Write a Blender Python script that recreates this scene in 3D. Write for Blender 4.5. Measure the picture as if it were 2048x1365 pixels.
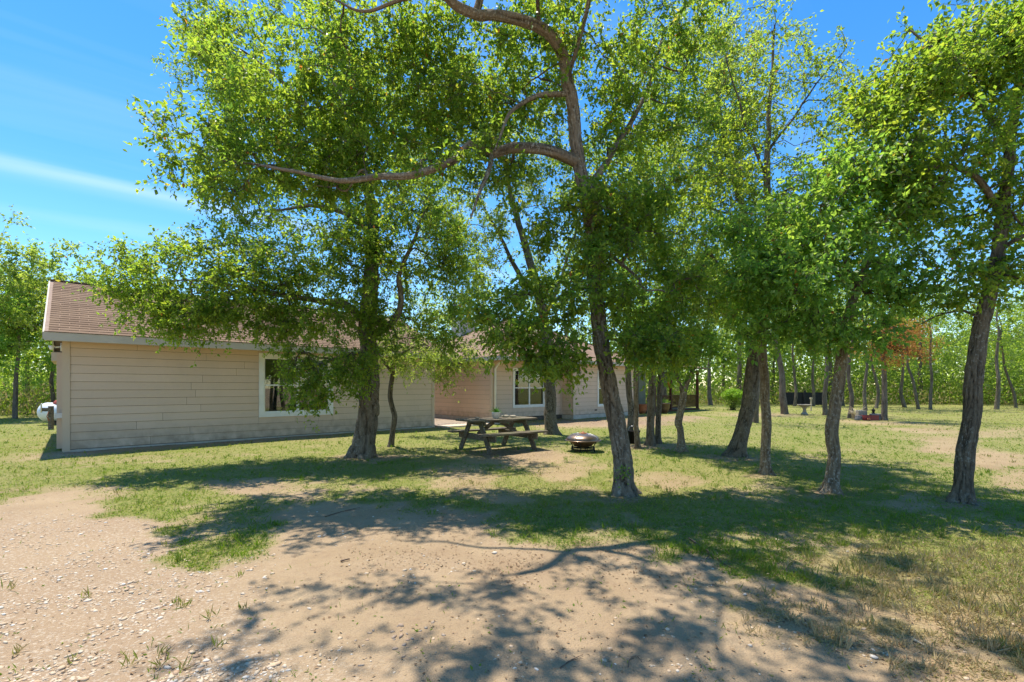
import bpy, math, random
import numpy as np
from mathutils import Vector

for o in list(bpy.data.objects):
    bpy.data.objects.remove(o)
SC = bpy.context.scene
COL = SC.collection

# ------------------------------------------------------------------ camera, sky, sun, exposure
F, HZ, CX, EYE = 950.0, 775.0, 1024.0, 1.45      # focal length (photo pixels), horizon row, centre column, eye height
cam = bpy.data.cameras.new("camera")
cam.sensor_width = 36.0
cam.lens = F / 2048 * 36.0
cam.shift_y = (HZ - 682.5) / 2048
cam.clip_end = 2000
cam_o = bpy.data.objects.new("camera", cam)
cam_o.location = (0, 0, EYE)
cam_o.rotation_euler = (math.radians(90), 0, 0)
COL.objects.link(cam_o)
SC.camera = cam_o

SUN_EL = math.radians(73)
SUN_AZ = math.atan2(-0.66, 0.75)                 # clockwise from +Y
SUN_DIR = Vector((math.sin(SUN_AZ) * math.cos(SUN_EL), math.cos(SUN_AZ) * math.cos(SUN_EL), math.sin(SUN_EL)))
world = bpy.data.worlds.new("World")
SC.world = world
world.use_nodes = True
wn, wl = world.node_tree.nodes, world.node_tree.links
wn.clear()
sky = wn.new("ShaderNodeTexSky")
sky.sky_type = 'NISHITA'
sky.sun_disc = False
sky.sun_elevation = SUN_EL
sky.sun_rotation = SUN_AZ
sky.air_density = 1.0
sky.dust_density = 0.1
sky.ozone_density = 2.0
SKY_STRENGTH = 0.096
hs = wn.new("ShaderNodeHueSaturation")
hs.inputs['Saturation'].default_value = 1.36
hs.inputs['Value'].default_value = 1.0
wl.new(sky.outputs[0], hs.inputs['Color'])
# thin cirrus: streaks on a flat cloud layer far above, all across the sky
tcw = wn.new("ShaderNodeTexCoord")
sepw = wn.new("ShaderNodeSeparateXYZ")
wl.new(tcw.outputs['Generated'], sepw.inputs[0])


def wmath(op, a, b=None, clamp=False):
    n = wn.new("ShaderNodeMath")
    n.operation = op
    n.use_clamp = clamp
    for i, v in enumerate((a, b)):
        if v is None:
            continue
        if isinstance(v, (int, float)):
            n.inputs[i].default_value = v
        else:
            wl.new(v, n.inputs[i])
    return n.outputs[0]


dz = wmath('ADD', wmath('MAXIMUM', sepw.outputs[2], 0.0), 0.06)
cxp, cyp = wmath('DIVIDE', sepw.outputs[0], dz), wmath('DIVIDE', sepw.outputs[1], dz)
along = wmath('ADD', wmath('MULTIPLY', cxp, 0.77), wmath('MULTIPLY', cyp, 0.64))
across = wmath('ADD', wmath('MULTIPLY', cxp, -0.64), wmath('MULTIPLY', cyp, 0.77))
cmb = wn.new("ShaderNodeCombineXYZ")
wl.new(wmath('MULTIPLY', along, 0.22), cmb.inputs[0])
wl.new(wmath('MULTIPLY', across, 1.5), cmb.inputs[1])
cnz = wn.new("ShaderNodeTexNoise")
cnz.inputs['Scale'].default_value = 1.0
cnz.inputs['Detail'].default_value = 5
cnz.inputs['Distortion'].default_value = 0.35
wl.new(cmb.outputs[0], cnz.inputs['Vector'])
cmr = wn.new("ShaderNodeMapRange")
cmr.inputs[1].default_value = 0.5
cmr.inputs[2].default_value = 0.85
cmr.inputs[3].default_value = 0.0
cmr.inputs[4].default_value = 0.30
wl.new(cnz.outputs[0], cmr.inputs[0])
# one long band of cirrus
d_band = wmath('DIVIDE', wmath('SUBTRACT', wmath('ADD', across, wmath('MULTIPLY', cnz.outputs[0], 0.35)), 2.78), 0.075)
band = wmath('MULTIPLY', wmath('POWER', 2.718, wmath('MULTIPLY', wmath('MULTIPLY', d_band, d_band), -1.0)), 0.28)
bmod = wn.new("ShaderNodeMapRange")
bmod.inputs[1].default_value = 0.3
bmod.inputs[2].default_value = 0.7
bmod.inputs[3].default_value = 0.35
bmod.inputs[4].default_value = 1.0
wl.new(cnz.outputs[0], bmod.inputs[0])
cfac = wmath('ADD', cmr.outputs[0], wmath('MULTIPLY', band, bmod.outputs[0]), clamp=True)
cmix = wn.new("ShaderNodeMixRGB")
wl.new(cfac, cmix.inputs[0])
wl.new(hs.outputs[0], cmix.inputs[1])
cmix.inputs[2].default_value = (4.4, 5.0, 5.8, 1)
bgn = wn.new("ShaderNodeBackground")
bgn.inputs[1].default_value = SKY_STRENGTH
wl.new(cmix.outputs[0], bgn.inputs[0])
wo = wn.new("ShaderNodeOutputWorld")
wl.new(bgn.outputs[0], wo.inputs[0])

sl = bpy.data.lights.new("sun", 'SUN')
sl.energy = 3.0
sl.angle = math.radians(0.53)
sl.color = (1.0, 0.945, 0.85)
sun_o = bpy.data.objects.new("sun", sl)
sun_o.rotation_euler = SUN_DIR.to_track_quat('Z', 'Y').to_euler()
sun_o.location = SUN_DIR * 60
COL.objects.link(sun_o)

vs = SC.view_settings
vs.view_transform = 'Standard'
vs.look = 'None'
vs.gamma = 1.0
vs.use_curve_mapping = False
vs.exposure = 1.42
SC.render.engine = 'CYCLES'
cy = SC.cycles
cy.use_denoising = True
cy.max_bounces = 9
cy.diffuse_bounces = 5
cy.transmission_bounces = 6
cy.glossy_bounces = 3
cy.transparent_max_bounces = 6
cy.sample_clamp_indirect = 6.0

# ------------------------------------------------------------------ helpers
RNG = np.random.default_rng(7)


def P(px, py, Y):
    """world point at photo pixel (px,py) and distance Y"""
    return np.array([(px - CX) / F * Y, Y, EYE + (HZ - py) / F * Y])


def G(px, py):
    Y = EYE * F / (py - HZ)
    return np.array([(px - CX) / F * Y, Y, 0.0])


def hash3(ix, iy, iz, seed):
    h = (ix.astype(np.int64) * 374761393 + iy.astype(np.int64) * 668265263 + iz.astype(np.int64) * 1274126177 + seed * 974711) & 0xFFFFFFFF
    h = ((h ^ (h >> 13)) * 1274126177) & 0xFFFFFFFF
    h = ((h ^ (h >> 16)) * 2246822519) & 0xFFFFFFFF
    return ((h ^ (h >> 15)) & 0xFFFFFF) / float(0xFFFFFF)


def vnoise(p, seed=0):
    p = np.asarray(p, float)
    i = np.floor(p)
    f = p - i
    f = f * f * (3 - 2 * f)
    i = i.astype(np.int64)
    out = np.zeros(len(p))
    for dx in (0, 1):
        for dy in (0, 1):
            for dz_ in (0, 1):
                w = (f[:, 0] if dx else 1 - f[:, 0]) * (f[:, 1] if dy else 1 - f[:, 1]) * (f[:, 2] if dz_ else 1 - f[:, 2])
                out += w * hash3(i[:, 0] + dx, i[:, 1] + dy, i[:, 2] + dz_, seed)
    return out


def fbm(p, octv=4, seed=0):
    p = np.asarray(p, float)
    s, a, t = 0, 1.0, 0
    for k in range(octv):
        s = s + a * vnoise(p * 2 ** k, seed + k * 17)
        t += a
        a *= 0.5
    return s / t


def smooth(x, a, b):
    t = np.clip((x - a) / (b - a), 0, 1)
    return t * t * (3 - 2 * t)


def mesh_np(name, V, tris=None, quads=None, smooth_sh=False, fattr=None, pattr=None):
    me = bpy.data.meshes.new(name)
    V = np.asarray(V, np.float32)
    me.vertices.add(len(V))
    me.vertices.foreach_set("co", V.ravel())
    parts, starts, n = [], [], 0
    if tris is not None and len(tris):
        tris = np.asarray(tris, np.int32)
        parts.append(tris.ravel())
        starts.append(np.arange(len(tris)) * 3)
        n = len(tris) * 3
    if quads is not None and len(quads):
        quads = np.asarray(quads, np.int32)
        parts.append(quads.ravel())
        starts.append(n + np.arange(len(quads)) * 4)
    loops = np.concatenate(parts)
    st = np.concatenate(starts).astype(np.int32)
    me.loops.add(len(loops))
    me.loops.foreach_set("vertex_index", loops)
    me.polygons.add(len(st))
    me.polygons.foreach_set("loop_start", st)
    me.polygons.foreach_set("use_smooth", np.full(len(st), bool(smooth_sh)))
    for k, a in (fattr or {}).items():
        at = me.attributes.new(k, 'FLOAT', 'FACE')
        at.data.foreach_set("value", np.asarray(a, np.float32))
    for k, a in (pattr or {}).items():
        at = me.attributes.new(k, 'FLOAT', 'POINT')
        at.data.foreach_set("value", np.asarray(a, np.float32))
    me.update(calc_edges=True)
    return me


def link(name, me, material, parent=None, loc=None, rot=None):
    o = bpy.data.objects.new(name, me)
    COL.objects.link(o)
    if material is not None and me is not None and not len(me.materials):
        me.materials.append(material)
    if parent is not None:
        o.parent = parent
    if loc is not None:
        o.location = loc
    if rot is not None:
        o.rotation_euler = rot
    return o


def tag(o, label, cat, group=None, kind=None):
    if label:
        o['label'] = label
    if cat:
        o['category'] = cat
    if group:
        o['group'] = group
    if kind:
        o['kind'] = kind
    return o


def empty(name, label, cat, loc=(0, 0, 0), rz=0.0, group=None):
    o = bpy.data.objects.new(name, None)
    o.empty_display_size = 0.2
    COL.objects.link(o)
    o.location = loc
    o.rotation_euler = (0, 0, rz)
    return tag(o, label, cat, group)


class MB:
    """collects shapes into one mesh"""
    def __init__(s):
        s.V, s.T, s.Q, s.n = [], [], [], 0

    def add(s, V, tris=None, quads=None):
        V = np.asarray(V, float)
        if tris is not None and len(tris):
            s.T.append(np.asarray(tris) + s.n)
        if quads is not None and len(quads):
            s.Q.append(np.asarray(quads) + s.n)
        s.V.append(V)
        s.n += len(V)
        return s

    def hexa(s, c):      # 8 corners: bottom ring 4, top ring 4
        return s.add(c, quads=[(0, 3, 2, 1), (4, 5, 6, 7), (0, 1, 5, 4), (1, 2, 6, 5), (2, 3, 7, 6), (3, 0, 4, 7)])

    def box(s, x0, x1, y0, y1, z0, z1):
        return s.hexa([(x0, y0, z0), (x1, y0, z0), (x1, y1, z0), (x0, y1, z0), (x0, y0, z1), (x1, y0, z1), (x1, y1, z1), (x0, y1, z1)])

    def beam(s, a, b, w, h, up=(0, 0, 1)):
        a, b, up = np.asarray(a, float), np.asarray(b, float), np.asarray(up, float)
        d = b - a
        d /= np.linalg.norm(d)
        x = np.cross(d, up)
        x /= np.linalg.norm(x)
        z = np.cross(x, d)
        c = []
        for e in (a, b):
            for sx, sz in ((-1, -1), (1, -1), (1, 1), (-1, 1)):
                c.append(e + x * sx * w / 2 + z * sz * h / 2)
        return s.add(c, quads=[(0, 1, 2, 3), (7, 6, 5, 4), (0, 4, 5, 1), (1, 5, 6, 2), (2, 6, 7, 3), (3, 7, 4, 0)])

    def tube(s, pts, rad, sides=8, caps=True):
        V, Q = tube_np(np.asarray(pts, float), np.asarray(rad, float), sides)
        n = len(V)
        T = []
        if caps:
            V = np.vstack([V, pts[0], pts[-1]])
            for k in range(sides):
                T.append((n, (k + 1) % sides, k))
                T.append((n + 1, n - sides + k, n - sides + (k + 1) % sides))
        return s.add(V, T, Q)

    def lathe(s, prof, sides=24, center=(0, 0, 0)):
        V = []
        for r, z in prof:
            for k in range(sides):
                a = 2 * math.pi * k / sides
                V.append((center[0] + r * math.cos(a), center[1] + r * math.sin(a), center[2] + z))
        Q = []
        for i in range(len(prof) - 1):
            for k in range(sides):
                k2 = (k + 1) % sides
                Q.append((i * sides + k, i * sides + k2, (i + 1) * sides + k2, (i + 1) * sides + k))
        return s.add(V, None, Q)

    def mesh(s, name, smooth_sh=False, bevel=0):
        me = mesh_np(name, np.vstack(s.V), np.vstack(s.T) if s.T else None, np.vstack(s.Q) if s.Q else None, smooth_sh)
        return me

    def build(s, name, material, parent=None, smooth_sh=False, bevel=0.0, **k):
        o = link(name, s.mesh(name, smooth_sh), material, parent, **k)
        if bevel:
            m = o.modifiers.new("bevel", 'BEVEL')
            m.width = bevel
            m.segments = 2
            m.limit_method = 'ANGLE'
        return o


def tube_np(pts, rad, sides):
    n = len(pts)
    t = np.gradient(pts, axis=0)
    t /= np.linalg.norm(t, axis=1)[:, None] + 1e-9
    ref = np.array([1.0, 0, 0]) if abs(t[0, 0]) < 0.9 else np.array([0, 1.0, 0])
    x = ref - t[0] * ref.dot(t[0])
    x /= np.linalg.norm(x)
    X = np.zeros((n, 3))
    for i in range(n):
        x = x - t[i] * x.dot(t[i])
        x /= np.linalg.norm(x) + 1e-9
        X[i] = x
    Yv = np.cross(t, X)
    a = np.arange(sides) * 2 * math.pi / sides
    V = pts[:, None, :] + rad[:, None, None] * (X[:, None, :] * np.cos(a)[None, :, None] + Yv[:, None, :] * np.sin(a)[None, :, None])
    i = np.arange(n - 1)[:, None] * sides
    k = np.arange(sides)[None, :]
    k2 = (k + 1) % sides
    Q = np.stack([i + k, i + k2, i + sides + k2, i + sides + k], -1).reshape(-1, 4)
    return V.reshape(-1, 3), Q


def resample(pts, step):
    """smooth (Catmull-Rom) resampling of an (n, k) polyline"""
    pts = np.asarray(pts, float)
    if len(pts) < 2:
        return pts
    p = np.vstack([2 * pts[0] - pts[1], pts, 2 * pts[-1] - pts[-2]])
    out = []
    for i in range(1, len(p) - 2):
        L = np.linalg.norm(p[i + 1, :3] - p[i, :3])
        m = max(1, int(round(L / step)))
        for j in range(m):
            t = j / m
            out.append(0.5 * (2 * p[i] + (p[i + 1] - p[i - 1]) * t + (2 * p[i - 1] - 5 * p[i] + 4 * p[i + 1] - p[i + 2]) * t * t
                              + (3 * p[i] - p[i - 1] - 3 * p[i + 1] + p[i + 2]) * t ** 3))
    out.append(pts[-1])
    return np.array(out)


# ------------------------------------------------------------------ materials
class NT:
    def __init__(s, name):
        s.m = bpy.data.materials.new(name)
        s.m.use_nodes = True
        s.t = s.m.node_tree
        s.t.nodes.clear()
        s.out = s.t.nodes.new("ShaderNodeOutputMaterial")

    def n(s, typ, **kw):
        nd = s.t.nodes.new(typ)
        for k, v in kw.items():
            setattr(nd, k, v)
        return nd

    def l(s, a, b):
        s.t.links.new(a, b)

    def noise(s, scale, detail=4, vec=None, dist=0.0, rough=0.55):
        nd = s.n("ShaderNodeTexNoise")
        nd.inputs['Scale'].default_value = scale
        nd.inputs['Detail'].default_value = detail
        nd.inputs['Roughness'].default_value = rough
        nd.inputs['Distortion'].default_value = dist
        if vec is not None:
            s.l(vec, nd.inputs['Vector'])
        return nd.outputs[0]

    def coord(s, which='Object', scale=(1, 1, 1)):
        tc = s.n("ShaderNodeTexCoord")
        mp = s.n("ShaderNodeMapping")
        mp.inputs['Scale'].default_value = scale
        s.l(tc.outputs[which], mp.inputs[0])
        return mp.outputs[0]

    def pos(s, scale=(1, 1, 1)):
        g = s.n("ShaderNodeNewGeometry")
        mp = s.n("ShaderNodeMapping")
        mp.inputs['Scale'].default_value = scale
        s.l(g.outputs['Position'], mp.inputs[0])
        return mp.outputs[0]

    def attr(s, name):
        a = s.n("ShaderNodeAttribute")
        a.attribute_name = name
        return a.outputs['Fac']

    def ramp(s, fac, stops, interp='LINEAR'):
        r = s.n("ShaderNodeValToRGB")
        r.color_ramp.interpolation = interp
        e = r.color_ramp.elements
        while len(e) > 1:
            e.remove(e[0])
        e[0].position = stops[0][0]
        e[0].color = (*stops[0][1], 1)
        for p, c in stops[1:]:
            q = e.new(p)
            q.color = (*c, 1)
        s.l(fac, r.inputs[0])
        return r.outputs[0]

    def mix(s, fac, a, b, blend='MIX'):
        m = s.n("ShaderNodeMixRGB", blend_type=blend)
        for i, v in enumerate((fac, a, b)):
            if isinstance(v, (int, float)):
                m.inputs[i].default_value = v
            elif isinstance(v, tuple):
                m.inputs[i].default_value = (*v, 1)
            else:
                s.l(v, m.inputs[i])
        return m.outputs[0]

    def math(s, op, a, b=None, clamp=False):
        m = s.n("ShaderNodeMath", operation=op, use_clamp=clamp)
        for i, v in enumerate((a, b)):
            if v is None:
                continue
            if isinstance(v, (int, float)):
                m.inputs[i].default_value = v
            else:
                s.l(v, m.inputs[i])
        return m.outputs[0]

    def maprange(s, v, a, b, c=0.0, d=1.0):
        m = s.n("ShaderNodeMapRange")
        for i, q in enumerate((a, b, c, d)):
            m.inputs[i + 1].default_value = q
        s.l(v, m.inputs[0])
        return m.outputs[0]

    def bump(s, h, strength=0.5, dist=0.02):
        b = s.n("ShaderNodeBump")
        b.inputs['Strength'].default_value = strength
        b.inputs['Distance'].default_value = dist
        s.l(h, b.inputs['Height'])
        return b.outputs[0]

    def princ(s, color, rough=0.7, metal=0.0, spec=0.3, normal=None):
        p = s.n("ShaderNodeBsdfPrincipled")
        if isinstance(color, tuple):
            p.inputs['Base Color'].default_value = (*color, 1)
        else:
            s.l(color, p.inputs['Base Color'])
        if isinstance(rough, (int, float)):
            p.inputs['Roughness'].default_value = rough
        else:
            s.l(rough, p.inputs['Roughness'])
        p.inputs['Metallic'].default_value = metal
        p.inputs['Specular IOR Level'].default_value = spec
        if normal is not None:
            s.l(normal, p.inputs['Normal'])
        return p.outputs[0]

    def done(s, sh):
        s.l(sh, s.out.inputs[0])
        return s.m


def leaf_mat(name, stops, tstops, trans=0.45, rough=0.45):
    t = NT(name)
    v = t.attr("var")
    c = t.ramp(v, stops)
    tc = t.ramp(v, tstops)
    p = t.princ(c, rough, 0, 0.35)
    tr = t.n("ShaderNodeBsdfTranslucent")
    t.l(tc, tr.inputs[0])
    mx = t.n("ShaderNodeMixShader")
    mx.inputs[0].default_value = trans
    t.l(p, mx.inputs[1])
    t.l(tr.outputs[0], mx.inputs[2])
    return t.done(mx.outputs[0])


def bark_mat(name, dark, light, lichen, lich_amt=0.35, vscale=1.0):
    """furrow colour (inner bark, with groove shade painted in), weathered ridge colour, lichen colour"""
    t = NT(name)
    v = t.pos((1, 1, 0.25))
    n1 = t.noise(42 * vscale, 6, v, 0.5)
    n2 = t.noise(3.0, 4, t.pos((1, 1, 0.5)))
    n3 = t.noise(34.0, 6, t.pos((1, 1, 0.7)), 0.3, 0.7)
    n4 = t.noise(2.2, 3, t.pos((1, 1, 0.6)))
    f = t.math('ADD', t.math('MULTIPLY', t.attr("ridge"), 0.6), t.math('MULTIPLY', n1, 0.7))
    c = t.ramp(f, [(0.52, dark), (0.92, light)])  # furrow shade is painted in, deeper than the inner bark's own brown
    c = t.mix(t.maprange(n2, 0.35, 0.7, 0.0, 0.45), c, tuple(0.5 * (x + y) for x, y in zip(light, dark)))
    lf = t.math('MULTIPLY', t.maprange(n3, 0.53, 0.60), t.maprange(n4, 0.38, 0.60, 0.15, 1.0))
    c = t.mix(t.math('MULTIPLY', lf, lich_amt), c, lichen)
    nb = t.bump(t.math('ADD', n1, t.math('MULTIPLY', t.noise(110, 3, v), 0.4)), 1.0, 0.03)
    return t.done(t.princ(c, 0.9, 0, 0.15, nb))


GREEN = [(0.0, (0.048, 0.092, 0.020)), (0.35, (0.086, 0.150, 0.028)), (0.7, (0.140, 0.200, 0.034)), (0.95, (0.200, 0.235, 0.040)), (0.985, (0.28, 0.25, 0.03)), (1.0, (0.30, 0.12, 0.03))]
GREENT = [(0.0, (0.20, 0.38, 0.036)), (0.35, (0.36, 0.54, 0.042)), (0.7, (0.54, 0.67, 0.050)), (0.95, (0.72, 0.77, 0.058)), (0.985, (0.80, 0.68, 0.06)), (1.0, (0.70, 0.28, 0.05))]
COOL = [(0.0, (0.046, 0.105, 0.028)), (0.4, (0.078, 0.160, 0.040)), (0.8, (0.125, 0.205, 0.050)), (0.97, (0.17, 0.23, 0.05)), (1.0, (0.30, 0.13, 0.03))]
COOLT = [(0.0, (0.26, 0.52, 0.060)), (0.4, (0.40, 0.66, 0.070)), (0.8, (0.55, 0.75, 0.080)), (0.97, (0.66, 0.78, 0.08)), (1.0, (0.65, 0.28, 0.05))]
OLIVE = [(0.0, (0.060, 0.098, 0.028)), (0.5, (0.112, 0.155, 0.044)), (0.9, (0.170, 0.200, 0.062)), (1.0, (0.22, 0.18, 0.06))]
OLIVET = [(0.0, (0.36, 0.52, 0.060)), (0.5, (0.54, 0.68, 0.080)), (0.9, (0.70, 0.77, 0.11)), (1.0, (0.62, 0.50, 0.10))]
RUST = [(0.0, (0.28, 0.105, 0.025)), (0.6, (0.45, 0.20, 0.05)), (1.0, (0.50, 0.28, 0.09))]
RUSTT = [(0.0, (0.45, 0.17, 0.03)), (0.6, (0.66, 0.30, 0.07)), (1.0, (0.66, 0.40, 0.13))]
M = {}
M['leaf'] = leaf_mat("leaf_elm", GREEN, GREENT, 0.6)
M['leaf_cool'] = leaf_mat("leaf_broad", COOL, COOLT, 0.56)
M['leaf_olive'] = leaf_mat("leaf_oak", OLIVE, OLIVET, 0.56)
M['leaf_rust'] = leaf_mat("leaf_dead", RUST, RUSTT, 0.4, 0.7)
M['leaf_lime'] = leaf_mat("leaf_lime", [(0, (0.13, 0.27, 0.02)), (1, (0.24, 0.40, 0.03))], [(0, (0.35, 0.6, 0.03)), (1, (0.5, 0.7, 0.05))], 0.4)
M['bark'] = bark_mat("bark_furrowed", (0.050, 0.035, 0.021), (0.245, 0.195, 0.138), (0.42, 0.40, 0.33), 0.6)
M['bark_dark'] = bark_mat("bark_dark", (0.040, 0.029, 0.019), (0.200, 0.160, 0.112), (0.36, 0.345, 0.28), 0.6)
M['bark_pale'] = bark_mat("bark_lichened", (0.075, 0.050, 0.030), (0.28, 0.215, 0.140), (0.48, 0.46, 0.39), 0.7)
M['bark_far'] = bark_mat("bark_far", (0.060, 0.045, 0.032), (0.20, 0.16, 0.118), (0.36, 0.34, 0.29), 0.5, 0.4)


def ground_mat():
    t = NT("ground_soil")
    v = t.pos()
    g, d, gr, mu = t.attr("grass"), t.attr("dry"), t.attr("gravel"), t.attr("mulch")
    n1 = t.noise(1.1, 5, v)
    n2 = t.noise(14, 6, v)
    n3 = t.noise(90, 4, v)
    sand = t.ramp(n1, [(0.3, (0.300, 0.210, 0.124)), (0.7, (0.395, 0.288, 0.176))])
    sand = t.mix(t.maprange(n2, 0.52, 0.75, 0, 0.55), sand, (0.26, 0.175, 0.11))
    sand = t.mix(t.maprange(n3, 0.60, 0.70, 0, 0.55), sand, (0.20, 0.135, 0.085))
    sand = t.mix(t.maprange(t.noise(0.55, 4, t.pos((1.0, 0.6, 1)), 0.8), 0.5, 0.68, 0, 0.45), sand, (0.235, 0.150, 0.092))
    sand = t.mix(t.maprange(t.noise(240, 2, v), 0.62, 0.70, 0, 0.5), sand, (0.13, 0.09, 0.06))
    peb = t.mix(t.maprange(t.noise(46, 3, v), 0.55, 0.6), (0.36, 0.255, 0.165), (0.52, 0.43, 0.325))
    sand = t.mix(t.math('MULTIPLY', gr, 0.6), sand, peb)
    straw = t.mix(t.maprange(n3, 0.4, 0.65), (0.40, 0.285, 0.155), (0.24, 0.165, 0.09))
    col = t.mix(d, sand, straw)
    green = t.mix(t.maprange(t.noise(26, 5, v), 0.4, 0.62), (0.120, 0.165, 0.026), (0.225, 0.225, 0.052))
    green = t.mix(t.maprange(t.noise(0.5, 3, v), 0.4, 0.65, 0, 0.5), green, (0.28, 0.235, 0.10))
    col = t.mix(t.math('MULTIPLY', g, 0.85), col, green)
    mulch = t.mix(t.maprange(t.noise(22, 5, v), 0.42, 0.6), (0.13, 0.085, 0.055), (0.40, 0.29, 0.19))
    col = t.mix(mu, col, mulch)
    nb = t.bump(t.math('ADD', t.math('MULTIPLY', n2, 0.6), t.math('MULTIPLY', n3, 0.5)), 0.9, 0.035)
    return t.done(t.princ(col, 0.95, 0, 0.1, nb))


M['ground'] = ground_mat()
M['grass'] = leaf_mat("grass_blade", [(0.0, (0.060, 0.125, 0.016)), (0.45, (0.130, 0.195, 0.024)), (0.62, (0.21, 0.23, 0.045)), (0.8, (0.36, 0.29, 0.12)), (1.0, (0.52, 0.39, 0.20))],
                      [(0.0, (0.20, 0.40, 0.02)), (0.45, (0.38, 0.52, 0.03)), (0.62, (0.36, 0.36, 0.06)), (0.8, (0.42, 0.34, 0.13)), (1.0, (0.45, 0.34, 0.18))], 0.4, 0.6)
M['litter'] = leaf_mat("leaf_litter", [(0, (0.13, 0.075, 0.04)), (0.6, (0.30, 0.19, 0.10)), (1, (0.50, 0.38, 0.22))], [(0, (0.2, 0.1, 0.04)), (1, (0.45, 0.3, 0.15))], 0.2, 0.8)


def simple(name, c1, c2, scale=6, rough=0.7, metal=0.0, spec=0.3, stretch=(1, 1, 1), bump=0.15, bdist=0.005, space='Object', lo=0.35, hi=0.65):
    t = NT(name)
    v = t.coord('Object', stretch) if space == 'Object' else t.pos(stretch)
    n = t.noise(scale, 5, v)
    c = t.ramp(n, [(lo, c1), (hi, c2)])
    nb = t.bump(t.noise(scale * 5, 4, v), bump, bdist) if bump else None
    return t.done(t.princ(c, rough, metal, spec, nb))


def pebble_mat():
    t = NT("pebble")
    c = t.ramp(t.attr("var"), [(0.0, (0.22, 0.19, 0.16)), (0.12, (0.36, 0.22, 0.13)), (0.3, (0.50, 0.35, 0.22)), (0.6, (0.50, 0.39, 0.27)), (0.85, (0.58, 0.49, 0.38)), (1.0, (0.70, 0.64, 0.55))])
    c = t.mix(t.maprange(t.noise(60, 3, t.pos()), 0.35, 0.7, 0, 0.35), c, (0.45, 0.33, 0.21))
    return t.done(t.princ(c, 0.8, 0, 0.25))


M['pebble'] = pebble_mat()


def siding_mat():
    t = NT("siding_paint")
    oi = t.n("ShaderNodeObjectInfo")
    c = t.ramp(oi.outputs['Random'], [(0.0, (0.625, 0.470, 0.345)), (1.0, (0.670, 0.505, 0.372))])
    n = t.noise(1.3, 4, t.pos((1, 1, 0.5)))
    c = t.mix(t.maprange(n, 0.45, 0.75, 0, 0.35), c, (0.46, 0.36, 0.26))
    g = t.noise(9, 4, t.pos((1, 1, 14)))
    c = t.mix(t.maprange(g, 0.55, 0.75, 0, 0.18), c, (0.33, 0.27, 0.20))
    # splashed soil on the lowest boards
    gz = t.n("ShaderNodeNewGeometry")
    sp = t.n("ShaderNodeSeparateXYZ")
    t.l(gz.outputs['Position'], sp.inputs[0])
    dirt = t.math('MULTIPLY', t.maprange(sp.outputs[2], 0.6, 0.05, 0.0, 0.85), t.maprange(t.noise(5, 5, t.pos()), 0.35, 0.65))
    c = t.mix(dirt, c, (0.34, 0.25, 0.17))
    nb = t.bump(g, 0.12, 0.004)
    return t.done(t.princ(c, 0.75, 0, 0.25, nb))


M['siding'] = siding_mat()
M['trim'] = simple("trim_tan", (0.56, 0.435, 0.315), (0.59, 0.455, 0.33), 3, 0.7)
M['fascia'] = simple("fascia_grey", (0.50, 0.44, 0.355), (0.56, 0.495, 0.40), 2.5, 0.7)
M['white'] = simple("white_paint", (0.72, 0.70, 0.63), (0.80, 0.78, 0.71), 4, 0.55)
M['soffit'] = simple("soffit_tan", (0.55, 0.44, 0.31), (0.58, 0.47, 0.33), 4, 0.8)


def shingle_mat():
    t = NT("asphalt_shingle")
    oi = t.n("ShaderNodeObjectInfo")
    c = t.ramp(oi.outputs['Random'], [(0.0, (0.160, 0.103, 0.062)), (0.5, (0.190, 0.124, 0.076)), (1.0, (0.225, 0.150, 0.094))])
    c = t.mix(t.maprange(t.noise(190, 3, t.pos()), 0.35, 0.65, 0, 0.5), c, (0.16, 0.105, 0.08))
    c = t.mix(t.maprange(t.noise(1.3, 4, t.pos()), 0.4, 0.7, 0, 0.45), c, (0.28, 0.190, 0.12))
    return t.done(t.princ(c, 0.95, 0, 0.15, t.bump(t.noise(260, 2, t.pos()), 0.4, 0.004)))


M['shingle'] = shingle_mat()
M['felt'] = simple("roof_felt", (0.26, 0.18, 0.13), (0.33, 0.235, 0.175), 8, 0.9)


def far_roof_mat():
    t = NT("shingle_roof_far")
    b = t.n("ShaderNodeTexBrick")
    b.inputs['Scale'].default_value = 1.0
    b.inputs['Brick Width'].default_value = 0.33
    b.inputs['Row Height'].default_value = 0.14
    b.inputs['Mortar Size'].default_value = 0.008
    b.inputs['Color1'].default_value = (0.190, 0.124, 0.083, 1)
    b.inputs['Color2'].default_value = (0.235, 0.155, 0.105, 1)
    b.inputs['Mortar'].default_value = (0.2, 0.13, 0.09, 1)
    uv = t.n("ShaderNodeUVMap")
    t.l(uv.outputs[0], b.inputs['Vector'])
    c = t.mix(t.maprange(t.noise(1.1, 4, t.pos()), 0.4, 0.7, 0, 0.4), b.outputs[0], (0.33, 0.215, 0.15))
    return t.done(t.princ(c, 0.95, 0, 0.15, t.bump(b.outputs['Fac'], -0.4, 0.01)))


M['far_roof'] = far_roof_mat()


def glass_mat():
    t = NT("window_glass")
    gl = t.n("ShaderNodeBsdfGlossy")
    gl.inputs['Roughness'].default_value = 0.015
    gl.inputs[0].default_value = (0.9, 0.95, 0.93, 1)
    tr = t.n("ShaderNodeBsdfTransparent")
    tr.inputs[0].default_value = (0.75, 0.8, 0.78, 1)
    lw = t.n("ShaderNodeFresnel")
    lw.inputs[0].default_value = 1.7
    mx = t.n("ShaderNodeMixShader")
    t.l(t.math('ADD', lw.outputs[0], 0.03), mx.inputs[0])
    t.l(tr.outputs[0], mx.inputs[1])
    t.l(gl.outputs[0], mx.inputs[2])
    return t.done(mx.outputs[0])


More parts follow.
